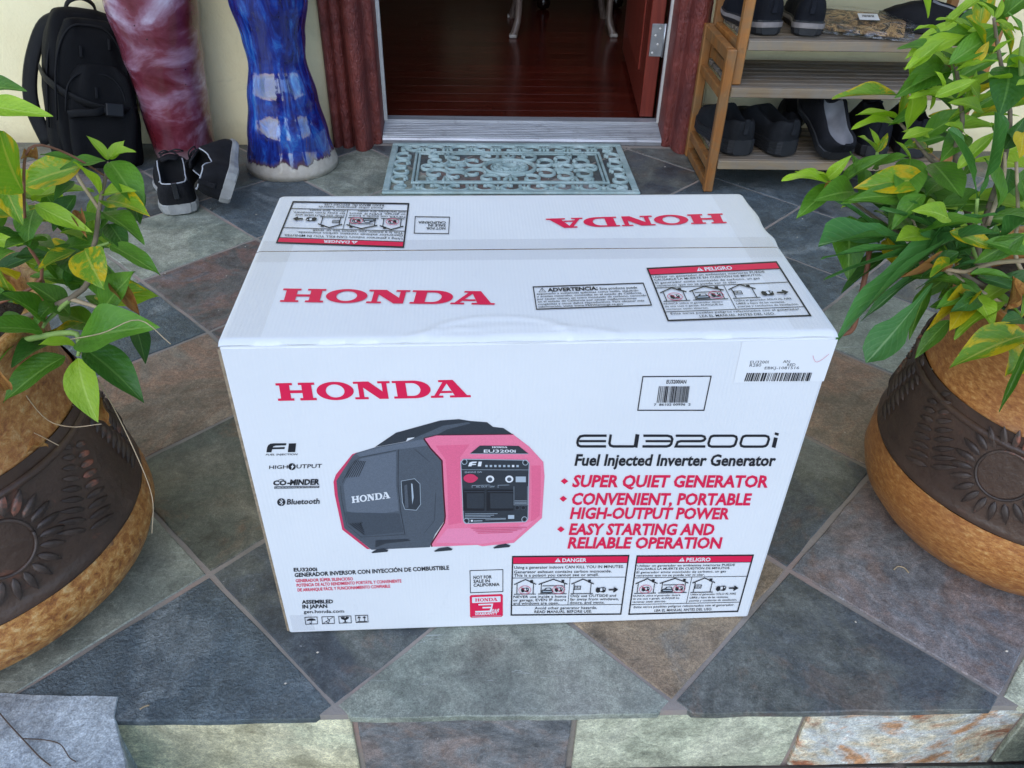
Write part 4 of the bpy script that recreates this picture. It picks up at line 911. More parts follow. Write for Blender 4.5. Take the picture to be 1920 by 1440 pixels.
# ================================================================ SHOES
def fabric(name, col, rough=0.8, sc=420, b=0.0008, var=0.3):
    t = NT(name); co = t.coord(); c = t.ramp(t.noise(co, 25, 5), [(0.3, tuple(v*(1-var) for v in col[:3])), (0.7, tuple(v*(1+var) for v in col[:3]))])
    v = t.n('TexVoronoi', Scale=float(sc)); t.l(co, v.inputs[0])
    return t.set(c, rough, t.bump(v.outputs[0], b), Specular_IOR_Level=0.18)
M['blackfab'] = fabric('black_fabric', (0.012, 0.012, 0.014)); M['blackrub'] = simple('black_rubber', (0.014, 0.0145, 0.016), 0.6, 0.3, 40, 0.0005, 250); M['navyfab'] = fabric('navy_fabric', (0.010, 0.011, 0.015))
M['greyfab'] = fabric('charcoal_fabric', (0.017, 0.018, 0.020)); M['whiterub'] = simple('white_rubber', (0.30, 0.30, 0.285), 0.5, 0.2, 30, 0.0008, 180); M['greyrub'] = simple('taupe_rubber', (0.20, 0.175, 0.16), 0.6, 0.2, 30)
M['darkin'] = simple('dark_lining', (0.006, 0.006, 0.007), 0.9); M['greyin'] = simple('grey_insole', (0.22, 0.22, 0.23), 0.6); M['pipe'] = simple('grey_piping', (0.42, 0.43, 0.45), 0.6); M['lace'] = fabric('black_lace', (0.02, 0.02, 0.022)); M['redtab'] = simple('red_tab', (0.35, 0.02, 0.03), 0.6)
M['gloss'] = simple('black_gloss', (0.015, 0.016, 0.019), 0.25, 0.2, 20)
def wid(s, k=1.0):
    return k*interp([(0, .020), (.03, .031), (.12, .037), (.3, .0345), (.45, .036), (.68, .0475), (.82, .044), (.93, .032), (.985, .014), (1, .005)], s)
def bend(s): return 0.010*math.sin(math.pi*min(1, s*1.05))*0.6
def shoe(loc, rot, label, L=0.285, wk=1.0, st=(0.030, 0.022), collar=0.072, dip=0.056, tongue=0.088, vamp=0.058, toe=0.030, up='blackfab', sole='blackrub', mid=None, inner='darkin', laces=True, tongue_on=True, group=None, grooves=0, mirror=1, topline=None, heel_tab=True, open_to=0.52, name='sneaker', flare=1.06, heel_stripe=None):
    r = tag(empty(name, loc), label, 'shoe', group); r.rotation_euler = rot
    N = 26; ss = [0, .008, .03, .07, .12, .17, .22, .27, .32, .37, .42, .47, .52, .57, .62, .67, .72, .77, .82, .86, .90, .93, .96, .98, .993, 1.0]; N = len(ss)
    stz = lambda s: st[0]+(st[1]-st[0])*min(1, max(0, (s-.1)/.55))
    spring = lambda s: 0.012*max(0, (s-.72)/.28)**2+0.004*max(0, (0.10-s)/0.10)
    def outline(k, inset=0.0):
        a = [(s*L, mirror*bend(s)+max(0.001, wid(s, wk)*k-inset)) for s in ss]; b = [(s*L, mirror*bend(s)-max(0.001, wid(s, wk)*k-inset)) for s in ss[::-1]]
        return a+b
    # sole
    V, Fc = [], []; lev = [(0.97, 0.0, .004), (1.0, 0.12, 0)]
    if grooves:
        for g in range(grooves): a = 0.14+0.8*g/grooves; lev += [(flare, a+.02, 0), (flare, a+0.55/grooves, 0), (flare-.02, a+0.62/grooves, 0), (flare-.02, a+0.78/grooves, 0)]
    lev += [(flare, 0.55 if not grooves else .95, 0), (flare, 0.92 if not grooves else .97, 0), (0.99, 1.0, 0)]
    for k, zf, ins in lev:
        for i, (x, y) in enumerate(outline(k, ins)):
            s = x/L; V.append((x, y, zf*stz(s)+spring(s)))
    m = 2*N
    for q in range(len(lev)-1): Fc += [(q*m+i, q*m+(i+1) % m, (q+1)*m+(i+1) % m, (q+1)*m+i) for i in range(m)]
    Fc += [(i, i+1, m-2-i, m-1-i) for i in range(N-1)]; o = (len(lev)-1)*m; Fc += [(o+m-1-i, o+m-2-i, o+i+1, o+i) for i in range(N-1)]
    mesh('sole', V, Fc, M[sole], r)
    if mid:
        V, Fc = [], []; rows = ((flare+.022, .50), (flare+.022, .86))
        for k, zf in rows:
            for x, y in outline(k): s = x/L; V.append((x*1.004-0.002, y, zf*stz(s)+spring(s)))
        for k, zf in rows[::-1]:
            for x, y in outline(k-.03): s = x/L; V.append((x, y, zf*stz(s)+spring(s)))
        for q in range(3): Fc += [(q*m+i, q*m+(i+1) % m, (q+1)*m+(i+1) % m, (q+1)*m+i) for i in range(m)]
        mesh('midsole_band', V, Fc, M[mid], r, True)
    # upper: outer wall, rolled collar, hollow inside, closed vamp
    V, Fc, mi = [], [], []
    hgt = lambda s: interp([(0, collar), (.06, collar), (.22, dip), (.38, dip+.010), (.47, tongue*.92), (open_to, tongue), (.60, (tongue+vamp)/2), (.70, vamp), (.84, (vamp+toe)/2), (.95, toe), (1.0, toe*.55)], s)-.0
    K = 15
    for s in ss:
        w_ = wid(s, wk)*0.985; zb = stz(s)*0.93+spring(s); zt = max(zb+0.004, hgt(s)+0.012); h = zt-zb; fl = zb+0.006
        op = 0.0
        if 0.02 <= s <= open_to: op = min(1, (s-.012)/.03, (open_to+.02-s)/.10)
        op = max(0, op)
        A = [(1.0, 0), (1.01, .30), (.97, .62), (.84, .90), (.72, 1.0), (.60, .95), (.56, .55), (.40, None)]
        B = [(1.0, 0), (.985, .32), (.92, .60), (.78, .82), (.60, .935), (.42, .98), (.22, .997), (.10, 1.0)]
        half = []
        for (a0, a1), (b0, b1) in zip(A, B):
            za = fl if a1 is None else zb+a1*h
            half.append((w_*(a0*op+b0*(1-op)), za*op+(zb+b1*h)*(1-op)))
        cz = fl*op+(zb+h)*(1-op); by = mirror*bend(s)
        back = 0.010*(1-min(1, s/.06)) if s < .06 else 0
        row = [(s*L-0.000, by+y, z) for y, z in half]+[(s*L, by, cz)]+[(s*L, by-y, z) for y, z in half[::-1]]
        V += [(x+0.012*max(0, 1-s/.05)*0-0.006*max(0, 1-s/.04)*((z-zb)/max(h, .01)), y, z) for x, y, z in row]
    K = 17
    for i in range(N-1):
        for k in range(K-1):
            Fc.append((i*K+k, (i+1)*K+k, (i+1)*K+k+1, i*K+k+1)); mi.append(1 if (5 <= k <= 10 and 0.02 <= ss[i] < open_to-.05) else 0)
    Fc.append(tuple(range(K))); mi.append(0); Fc.append(tuple((N-1)*K+k for k in range(K))[::-1]); mi.append(0)
    u = mesh('upper', V, Fc, [M[up], M[inner]], r, True, midx=mi); sm = u.modifiers.new('s', 'SUBSURF'); sm.levels = 1; sm.render_levels = 1
    at = lambda s, k: Vector(V[min(range(N), key=lambda i: abs(ss[i]-s))*K+k])
    if topline:
        idx = [i for i in range(N) if 0.03 <= ss[i] <= open_to-.03]
        pts = [Vector(V[i*K+4])+Vector((0, 0, .001)) for i in idx][::-1]+[Vector(V[1*K+8])+Vector((-.001, 0, .001))]+[Vector(V[i*K+12])+Vector((0, 0, .001)) for i in idx]
        tube('collar_piping', spline(pts, 3), 0.0018, M[topline], r, 6)
    if tongue_on:
        V2, F2 = [], []
        for i, s in enumerate((.36, .42, .48, .54, .60)):
            z = [tongue+.022, tongue+.018, tongue+.014, tongue+.012, (tongue+vamp)/2+.016][i]
            for y in (-.024, -.012, 0, .012, .024): V2.append((s*L, mirror*bend(s)+y*(1.0 if i else .8), z-abs(y)*0.25))
        for i in range(4):
            for k in range(4): F2.append((i*5+k, (i+1)*5+k, (i+1)*5+k+1, i*5+k+1))
        tg = mesh('tongue', V2, F2, M[up], r, True); tg.modifiers.new('t', 'SOLIDIFY').thickness = 0.006
    if laces:
        for i, s in enumerate((.52, .57, .62, .67)):
            z = hgt(s)+.017; by = mirror*bend(s); tube('lace', spline([(s*L-.004, by-.024, z-.009), (s*L, by-.010, z+.001), (s*L+.003, by+.010, z+.001), (s*L+.007, by+.024, z-.009)], 4), .0022, M['lace'], r, 6)
        for sy in (-1, 1): tube('lace', spline([(.53*L, bend(.5), hgt(.53)+.019), (.50*L, sy*.016, hgt(.53)+.027), (.54*L, sy*.032, hgt(.53)+.016), (.57*L, sy*.018, hgt(.55)+.017), (.535*L, 0, hgt(.53)+.019)], 4), .0019, M['lace'], r, 6)
    if heel_tab: box('heel_tab', -.0085, -.0015, -.007, .007, stz(0)+.022, collar+.016, M[up if heel_stripe is None else heel_stripe], r, .0015)
    return r
PI = math.pi
# pair left in front of the maroon vase: one upright, one tipped on its side
shoe((-0.545, 1.318, 0.0006), (0, 0, rad(108)), 'black running shoe standing upright with white sole and pale collar piping', L=0.31, wk=1.32, sole='whiterub', up='blackfab', topline='pipe', st=(.028, .020), collar=.078, tongue=.098, heel_stripe='gloss', group=None, mirror=1)
shoe((-0.395, 1.330, 0.064), (rad(-64), rad(3), rad(106)), 'black running shoe tipped on its side, white sole turned to the blue vase', L=0.31, wk=1.32, sole='whiterub', up='blackfab', topline='pipe', st=(.028, .020), collar=.078, tongue=.098, mirror=-1)
# lower shelf
LZ = 0.0990
kw = dict(sole='blackrub', grooves=4, st=(.044, .034), up='greyfab', collar=.092, dip=.072, tongue=.100, vamp=.070, toe=.05, wk=1.16, flare=1.08, inner='darkin', group='charcoal clogs on the lower shelf')
shoe((1.000, 1.520, LZ), (0, 0, rad(97)), 'charcoal chunky-soled slip-on shoe, heel outward, beside the rack leg', L=.29, laces=False, tongue_on=False, mirror=1, **kw)
shoe((1.135, 1.520, LZ), (0, 0, rad(112)), 'charcoal chunky-soled slip-on shoe, heel outward, toe turned to its twin', L=.29, laces=False, tongue_on=False, mirror=-1, **kw)
shoe((1.175, 1.655, LZ), (0, 0, rad(68)), 'plain black shoe tucked behind the charcoal chunky-soled pair', L=.27, up='blackfab', laces=False, tongue_on=False)
shoe((1.268, 1.495, LZ+.002), (0, rad(-30), rad(96)), 'black slip-on standing tilted with pale grey insole showing', L=.26, wk=1.38, up='blackfab', inner='greyin', laces=False, tongue_on=False, collar=.058, dip=.052, tongue=.075, open_to=.58)
shoe((1.385, 1.515, LZ), (0, 0, rad(80)), 'dark navy high shoe next to the tilted black slip-on', L=.29, up='navyfab', wk=1.15, collar=.10, dip=.09, tongue=.115, st=(.032, .026), group='navy pair on the bottom shelf')
shoe((1.500, 1.515, LZ), (0, 0, rad(84)), 'dark navy high shoe at the rack end behind the leafy shrub', L=.29, up='navyfab', wk=1.15, collar=.10, dip=.09, tongue=.115, st=(.032, .026), mirror=-1, group='navy pair on the bottom shelf')
# upper shelf
UZ = 0.3008+0.1172
kw = dict(sole='blackrub', mid='greyrub', up='navyfab', st=(.036, .026), collar=.082, dip=.066, tongue=.10, wk=1.08)
shoe((1.022, 1.550, UZ), (0, 0, rad(97)), 'black sneaker with taupe midsole band, against the upper rack leg', L=.275, mirror=1, **kw)
shoe((1.122, 1.545, UZ), (0, 0, rad(78)), 'black sneaker with taupe midsole band, next to the bagged clothes', L=.275, mirror=-1, **kw)
shoe((1.595, 1.56, UZ), (0, 0, rad(148)), 'low black slip-on on the top shelf near the shrub', L=.265, up='blackfab', laces=False, tongue_on=False, collar=.06, dip=.05, tongue=.07, inner='greyin')
# clothes in a clear bag
def camo():
    t = NT('brown_print_cloth'); co = t.coord(); n_ = t.noise(co, 24, 4, 0.55, 1.0)
    c = t.ramp(n_, [(0.0, lin(52, 42, 36)), (0.44, lin(130, 98, 62)), (0.52, lin(190, 152, 100)), (0.60, lin(58, 46, 38)), (0.68, lin(182, 160, 128))], 'CONSTANT'); return t.set(c, 0.8, t.bump(t.noise(co, 40, 4), 0.002))
bag = tag(empty('clothes_bag', (1.295, 1.625, UZ), rad(-24)), 'folded brown patterned clothing in a clear plastic bag with barcode label', 'bag')
def pillow(name, sx, sy, sz, m, parent, z0=0, nz=0.0, seed=0, nx=18, ny=14):
    V, Fc = [], []
    for side in (1, -1):
        for j in range(ny+1):
            for i in range(nx+1):
                u, v = -1+2*i/nx, -1+2*j/ny; e = max(0, (1-u**6))*max(0, (1-v**6)); z = sz/2*(e**0.35)
                if side > 0: z += nz*mnoise.noise(Vector((u*2.2+seed, v*2.2, seed)))*e
                V.append((u*sx/2, v*sy/2, z0+sz/2+side*z))
    m_ = nx+1; o = (ny+1)*m_
    for j in range(ny):
        for i in range(nx): a = j*m_+i; Fc += [(a, a+1, a+m_+1, a+m_), (o+a, o+a+m_, o+a+m_+1, o+a+1)]
    return mesh(name, V, Fc, m, parent, True)
bag.rotation_euler.x = rad(7); bag.location.z += .0125
pillow('folded_cloth', .225, .17, .011, camo(), bag, .003, .005, 2)
t = NT('clear_plastic'); t.set((0.9, 0.9, 0.9, 1), 0.08); tr = t.n('BsdfTransparent'); gl = t.n('BsdfGlossy', Roughness=0.12); mx = t.n('MixShader', Fac=0.26); t.l(tr.outputs[0], mx.inputs[1]); t.l(gl.outputs[0], mx.inputs[2]); co = t.coord(); nb_ = t.bump(t.noise(co, 22, 5, 0.6, 1.5), 0.02); t.l(nb_, gl.inputs['Normal']); t.l(mx.outputs[0], t.out.inputs[0])
pillow('plastic_wrap', .275, .215, .017, t.m, bag, .0, .006, 5)
lb = box('barcode_label', -.012, .040, -.012, .036, .0212, .0217, M['sticker'], bag, rot=(0, 0, rad(12)))
for k in range(9): box('barcode_bar', -.016+k*.0035, -.0145+k*.0035+(.0008 if k % 3 else 0), -.004, .012, .0003, .0006, M['i_black'], lb)

# ================================================================ BACKPACK
M['pack'] = fabric('black_nylon', (0.0034, 0.0034, 0.0040), 0.75, 600, 0.0007); M['strap'] = fabric('black_webbing', (0.0055, 0.0055, 0.006), 0.5, 900, 0.0006); M['zip'] = simple('zip_black', (0.006, 0.006, 0.007), 0.75, Specular_IOR_Level=0.2); M['buckle'] = simple('buckle_plastic', (0.008, 0.008, 0.009), 0.5, Specular_IOR_Level=0.3)
P0 = Vector((-0.905, 1.640, 0.0)); Ptop = aty(152, 16, 1.79); upd = (Ptop-P0).normalized(); Hp = (Ptop-P0).length
pack = tag(empty('backpack', P0), 'black nylon backpack leaning against the cream wall', 'backpack')
frt = Vector((0.62, -1, 0)).normalized(); frt = (frt-upd*frt.dot(upd)).normalized(); sd_ = upd.cross(frt)
sd_ = sd_*0.9
pack.matrix_world = Matrix(((sd_.x, -frt.x, upd.x, P0.x), (sd_.y, -frt.y, upd.y, P0.y), (sd_.z, -frt.z, upd.z, P0.z), (0, 0, 0, 1)))
def softbody(name, cx, cy, z0, z1, wx, wy, m, parent, e=0.42, taper=0.78, n=34, k=26, fold=0.006, seed=0):
    V, Fc = [], []
    for i in range(k+1):
        v = -PI/2+PI*i/k; sv, cv = math.sin(v), math.cos(v); zz = math.copysign(abs(sv)**0.40, sv); cr = abs(cv)**0.40
        z = (z0+z1)/2+(z1-z0)/2*zz; tp = 1+(taper-1)*max(0, (zz+0.1)/1.1)**1.5
        for j in range(n):
            a = 2*PI*j/n; ca, sa = math.cos(a), math.sin(a)
            x = wx/2*math.copysign(abs(ca)**e, ca)*cr*tp; y = wy/2*math.copysign(abs(sa)**e, sa)*cr*(0.6+0.4*tp)
            nz = 1.6*fold*(mnoise.noise(Vector((x*34+seed, y*30, z*3.5)))+0.6*mnoise.noise(Vector((x*30, y*30+seed, z*14))))
            V.append((cx+x+nz*ca, cy+y+nz*sa, z))
    for i in range(k):
        for j in range(n): Fc.append((i*n+j, i*n+(j+1) % n, (i+1)*n+(j+1) % n, (i+1)*n+j))
    return mesh(name, V, Fc, m, parent, True)
softbody('main_compartment', 0, 0, 0.004, Hp, .25, .13, M['pack'], pack)
softbody('front_compartment', 0.012, -.072, 0.006, Hp*.93, .225, .075, M['pack'], pack, seed=3, fold=.007)
fp = softbody('front_pocket', 0.016, -.110, 0.010, Hp*.66, .19, .055, M['pack'], pack, seed=6, fold=.007)
softbody('side_pocket', .125, -.01, 0.008, Hp*.42, .05, .11, M['pack'], pack, seed=9)
for y, wx, z1, hz in ((-.040, .238, .955, .25), (-.098, .208, .885, .3), (-.125, .165, .60, .36)):
    pts = []
    for q in range(21):
        a = PI*q/20; pts.append((wx/2*math.copysign(abs(math.cos(a))**.5, math.cos(a))*(1.02 if q in (0, 20) else 1)*(.80+.22*(1-math.sin(a)**2)), y-.006, Hp*(hz+(z1-hz)*math.sin(a)**.6)))
    z_ = tube('zipper', pts, .0032, M['zip'], pack, 6)
tube('haul_handle', spline([(-.045, .02, Hp*.96), (-.035, -.005, Hp*1.03), (0, -.015, Hp*1.06), (.035, -.005, Hp*1.03), (.045, .02, Hp*.96)], 5), .0085, M['strap'], pack, 8, .5)
for sx in (-1, 1):
    tube('shoulder_strap', spline([(sx*.06, .055, Hp*.93), (sx*.10, .098, Hp*.86), (sx*.140, .098, Hp*.62), (sx*.150, .075, Hp*.38), (sx*.115, .05, Hp*.14)], 6), .024, M['strap'], pack, 8, .35)
tube('compression_strap', spline([(-.128, .015, Hp*.62), (-.124, -.06, Hp*.55), (-.085, -.118, Hp*.47), (-.02, -.146, Hp*.41), (.06, -.146, Hp*.39), (.112, -.115, Hp*.40), (.128, -.06, Hp*.42)], 5), .0115, M['strap'], pack, 8, .25)
bk = box('buckle', .020, .072, -.160, -.144, Hp*.385-.016, Hp*.385+.020, M['buckle'], pack, .004, 2)
box('buckle_prong', -.030, -.020, -.002, .003, -.010, .010, M['buckle'], bk, .002)
tube('strap_tail', spline([(.02, -.150, Hp*.39), (-.01, -.158, Hp*.365), (-.055, -.152, Hp*.355), (-.082, -.140, Hp*.34)], 5), .011, M['strap'], pack, 8, .2)
for x, z in ((.05, .80), (-.03, .74), (.0, .50)): box('zip_pull', x-.004, x+.004, -.146 if z < .7 else -.118, -.140 if z < .7 else -.112, Hp*z-.022, Hp*z+.008, M['zip'], pack, .0015)

# ================================================================ CHAIR AND TABLE IN THE ROOM
FZ = 0.0306
M['chairwood'] = wood('painted_chair_wood', lin(70, 56, 50), lin(110, 96, 88), lin(150, 138, 126), 0.35, 'z', 1.0, 0.0004)
M['chairtip'] = simple('worn_foot_tip', (0.45, 0.42, 0.38), 0.5); M['seatcloth'] = fabric('seat_cloth', (0.18, 0.13, 0.08))
ch = tag(empty('dining_chair', (0.62, 3.13, FZ)), 'carved dining chair with curved cabriole legs standing in the dark room', 'chair')
for sx, yy, sy in ((-1, 0.0, -1), (1, 0.04, -1), (-1, 0.34, 1), (1, 0.36, 1)):
    x = sx*.212; pts = [(x+sx*.018, yy+sy*.022, 0), (x+sx*.010, yy+sy*.014, .022), (x-sx*.004, yy-sy*.004, .075), (x-sx*.006, yy-sy*.002, .16), (x+sx*.012, yy+sy*.010, .27), (x+sx*.020, yy+sy*.014, .34), (x, yy, .42)]
    tube('leg', spline(pts, 5), [r_ for r_ in [.019, .0185, .018, .0178, .0176]+[.0155]*5+[.0145]*5+[.0165]*5+[.024]*5+[.030]*6][:31], M['chairwood'], ch, 10)
    box('foot_tip', x+sx*.018-.017, x+sx*.018+.017, yy+sy*.022-.017, yy+sy*.022+.017, .0004, .016, M['chairtip'], ch, .005, 2)
softbody('seat', 0, .18, .40, .49, .50, .46, M['seatcloth'], ch, taper=.95, fold=.002)
box('back_splat', -.11, .11, .375, .40, .48, .98, M['chairwood'], ch, .008, 2)
for sx in (-1, 1): tube('back_post', spline([(sx*.20, .37, .42), (sx*.21, .385, .7), (sx*.19, .42, 1.02)], 5), .018, M['chairwood'], ch, 8)
tube('crest_rail', spline([(-.20, .42, 1.0), (0, .43, 1.05), (.20, .42, 1.0)], 5), .024, M['chairwood'], ch, 8)
tb = tag(empty('dining_table', (0.75, 4.05, FZ)), 'dark dining table on ball feet behind the carved chair', 'table'); M['tablewood'] = wood('dark_table_wood', lin(20, 12, 10), lin(30, 18, 14), lin(40, 26, 20), 0.25, 'x')
for x, y in ((-.19, -.36), (.19, -.30), (-.19, .5), (.19, .5)):
    P_ = [(.012, 0), (.030, .010), (.036, .03), (.030, .052), (.018, .064), (.022, .075), (.016, .09), (.020, .2), (.030, .4), (.022, .55), (.03, .70), (.001, .70)]
    lathe('leg', P_, M['tablewood'], tb, 16, loc=(x, y, .0004))
box('table_top', -.8, .8, -.5, .7, .70, .74, M['tablewood'], tb, .006)
# ================================================================ CLAY POTS
def tan_clay(name, dark):
    t = NT(name); co = t.coord(); mp = t.n('Mapping'); t.l(co, mp.inputs[0]); mp.inputs['Scale'].default_value = (1, 1, 1.25 if dark > .5 else 2.6)
    n1 = t.noise(mp.outputs[0], 80, 8, 0.7, 0.3); n2 = t.noise(co, 5, 5)
    c = t.ramp(n1, [(0.28, lin(110, 58, 20)), (0.42, lin(168, 104, 44)), (0.54, lin(204, 144, 74)), (0.68, lin(230, 190, 130))] if dark > .5 else [(0.28, lin(126, 70, 26)), (0.45, lin(172, 106, 46)), (0.58, lin(200, 138, 70)), (0.70, lin(222, 176, 112))])
    c = t.mix(t.ramp(n2, [(0.35, BW(0.5)), (0.65, BW(0))]), c, lin(130, 78, 36))
    ch_ = t.ramp(t.noise(mp.outputs[0], 55, 5, 0.6, 0.6), [(0.66, BW(0)), (0.70, BW(1))]); c = t.mix(t.math('MULTIPLY', ch_, dark), c, lin(96, 52, 40))
    return t.set(c, 0.42, t.bump(n1, 0.004 if dark > .5 else 0.002, 0.8), Coat_Weight=0.3, Coat_Roughness=0.25)
def dark_clay():
    t = NT('dark_brown_clay'); co = t.coord(); c = t.ramp(t.noise(co, 10, 7, 0.65), [(0.3, lin(58, 42, 33)), (0.7, lin(84, 63, 50))])
    w_ = t.ramp(t.noise(co, 22, 6, 0.7, 0.7), [(0.62, BW(0)), (0.70, BW(1))]); c = t.mix(t.math('MULTIPLY', w_, 0.55), c, lin(120, 74, 56))
    return t.set(c, 0.36, t.bump(t.noise(co, 90, 5), 0.0014))
def relief_clay():
    t = NT('worn_relief_clay'); co = t.coord(); c = t.ramp(t.noise(co, 12, 6, 0.65), [(0.42, lin(58, 45, 38)), (0.56, lin(84, 68, 58)), (0.64, lin(160, 98, 76))])
    return t.set(c, 0.45, t.bump(t.noise(co, 110, 4), 0.0008))
M['tan'] = tan_clay('chipped_tan_clay', 0.7); M['tan2'] = tan_clay('tan_clay', 0.25); M['dclay'] = dark_clay(); M['relief'] = relief_clay(); M['soil'] = simple('potting_soil', (0.035, 0.024, 0.016), 0.95, 0.5, 60, 0.01, 90)
POT = [(0.150, 0.0), (0.185, 0.006), (0.215, 0.022), (0.238, 0.046), (0.249, 0.074), (0.248, 0.100), (0.243, 0.121)]
SHO = SHO0 = [(0.2435, 0.1225), (0.2440, 0.128), (0.2400, 0.134), (0.2365, 0.146), (0.231, 0.175), (0.225, 0.205), (0.2185, 0.235), (0.2125, 0.262), (0.2090, 0.280), (0.2080, 0.292)]
NEC = [(0.2045, 0.290), (0.2020, 0.296), (0.1960, 0.320), (0.1935, 0.350), (0.1955, 0.385), (0.2030, 0.418), (0.2070, 0.428), (0.2030, 0.434), (0.1900, 0.430), (0.1840, 0.400), (0.1830, 0.372)]
def sho_pt(s, a, out=0.0):
    """point on the dark shoulder: s metres up the slope from the ridge, angle a"""
    L = 0
    for (r0, z0), (r1, z1) in zip(SHO[2:], SHO[3:]):
        d = math.hypot(r1-r0, z1-z0)
        if L+d >= s or (r1, z1) == SHO[-1]:
            t = (s-L)/d; r, z = r0+(r1-r0)*t, z0+(z1-z0)*t; nr, nz_ = (z1-z0)/d, -(r1-r0)/d
            return Vector(((r+nr*out)*math.cos(a), (r+nr*out)*math.sin(a), z+nz_*out))
        L += d
def petal(name, parent, a0, s0, da, ds, L, wd, hgt, m):
    """a raised teardrop on the shoulder: starts at (a0,s0), runs along direction (da,ds)"""
    V, Fc = [], []; n = 6; R = 0.225; px_, py_ = -ds, da
    for i in range(n+1):
        t = i/n; w_ = wd*math.sin(PI*(t**0.75))**0.8 if 0 < t < 1 else 0.0003
        for k, (u, hh) in enumerate(((-1, -.001), (-.6, .75), (0, .45), (.6, .75), (1, -.001))):
            x = L*t*da+px_*u*w_/2; y = L*t*ds+py_*u*w_/2; V.append(sho_pt(s0+y, a0+x/R, hh*hgt*math.sin(PI*min(.97, max(.05, t)))**.5))
    for i in range(n):
        for k in range(4): Fc.append((i*5+k, i*5+k+1, (i+1)*5+k+1, (i+1)*5+k))
    return mesh(name, V, Fc, m, parent, True)
def pot(loc, face_ang, label, tanm, scale=1.0, widen=0.0, tall=1.0):
    global SHO
    zm = lambda z_: z_*tall if z_ < .1215 else .1215*tall+(z_-.1215)*(.292-.1215*tall)/(.292-.1215) if z_ < .292 else z_
    SHO = [(r_*(1+widen*i/9), zm(z_)) for i, (r_, z_) in enumerate(SHO0)]; NK = [(r_*(1+widen), z_) for r_, z_ in NEC]
    r = tag(empty('plant_pot', loc), label, 'plant pot', 'clay pots either side of the carton'); r.scale = (scale,)*3
    lathe('belly', [(r_, zm(z_)) for r_, z_ in POT], tanm, r, 96, wob=lambda a, z: 0.0012*mnoise.noise(Vector((math.cos(a)*6, math.sin(a)*6, z*30))))
    lathe('shoulder', SHO, M['dclay'], r, 96, cap=False, wob=lambda a, z: 0.0009*mnoise.noise(Vector((math.cos(a)*9, math.sin(a)*9, z*20))))
    lathe('groove_ring', [(r_*(1+widen*.9), z_) for r_, z_ in ((0.2145, .268), (0.2160, .272), (0.2140, .276), (.2105, .277))], M['dclay'], r, 96, cap=False)
    lathe('neck', NK, tanm, r, 96, cap=False)
    lathe('soil', [(0.1845, .385), (0.12, .392), (0.06, .388), (0.001, .39)], M['soil'], r, 40, cap=False, wob=lambda a, z: 0)
    for f_ in (0, 1, 2, 3):
        a = face_ang+f_*PI/2
        ring = [sho_pt(.078+.036*math.sin(2*PI*k/40), a+.036*math.cos(2*PI*k/40)/.225, .0012) for k in range(41)]
        tube('flower_disc_ring', ring, .0022, M['relief'], r, 6)
        for k in range(22): q = 2*PI*k/22; petal('petal', r, a+.041*math.cos(q)/.225, .078+.041*math.sin(q), math.cos(q), math.sin(q), .032, .0105, .0085, M['relief'])
        for sg in (-1, 1):
            b = a+sg*.44
            for k in range(9):
                t = k/8; sx = b+sg*(.22*t-.04)/1.0; sy = .030+.098*t; ln = .042*(1-.55*t)
                petal('frond_leaflet', r, sx, sy, -sg*.80, .60, ln, .0090, .0080, M['relief']); petal('frond_leaflet', r, sx+sg*.02, sy-.004, sg*.95, -.30, ln, .0090, .0080, M['relief'])
    return r
PL, PR = Vector((-0.465, 0.117, 0.0006)), Vector((1.106, 0.216, 0.0006))
def face_to(p): return math.atan2(CAM.y-p.y, CAM.x-p.x)
pot(PL, face_to(PL)+.10, 'chipped tan and dark brown clay pot with flower relief beside the pale flagstone', M['tan'])
pot(PR, face_to(PR)-.06, 'smooth tan and dark brown clay pot with fern relief on the purple-grey slate', M['tan2'], 0.91, 0.05, 1.17).scale.z = 0.97

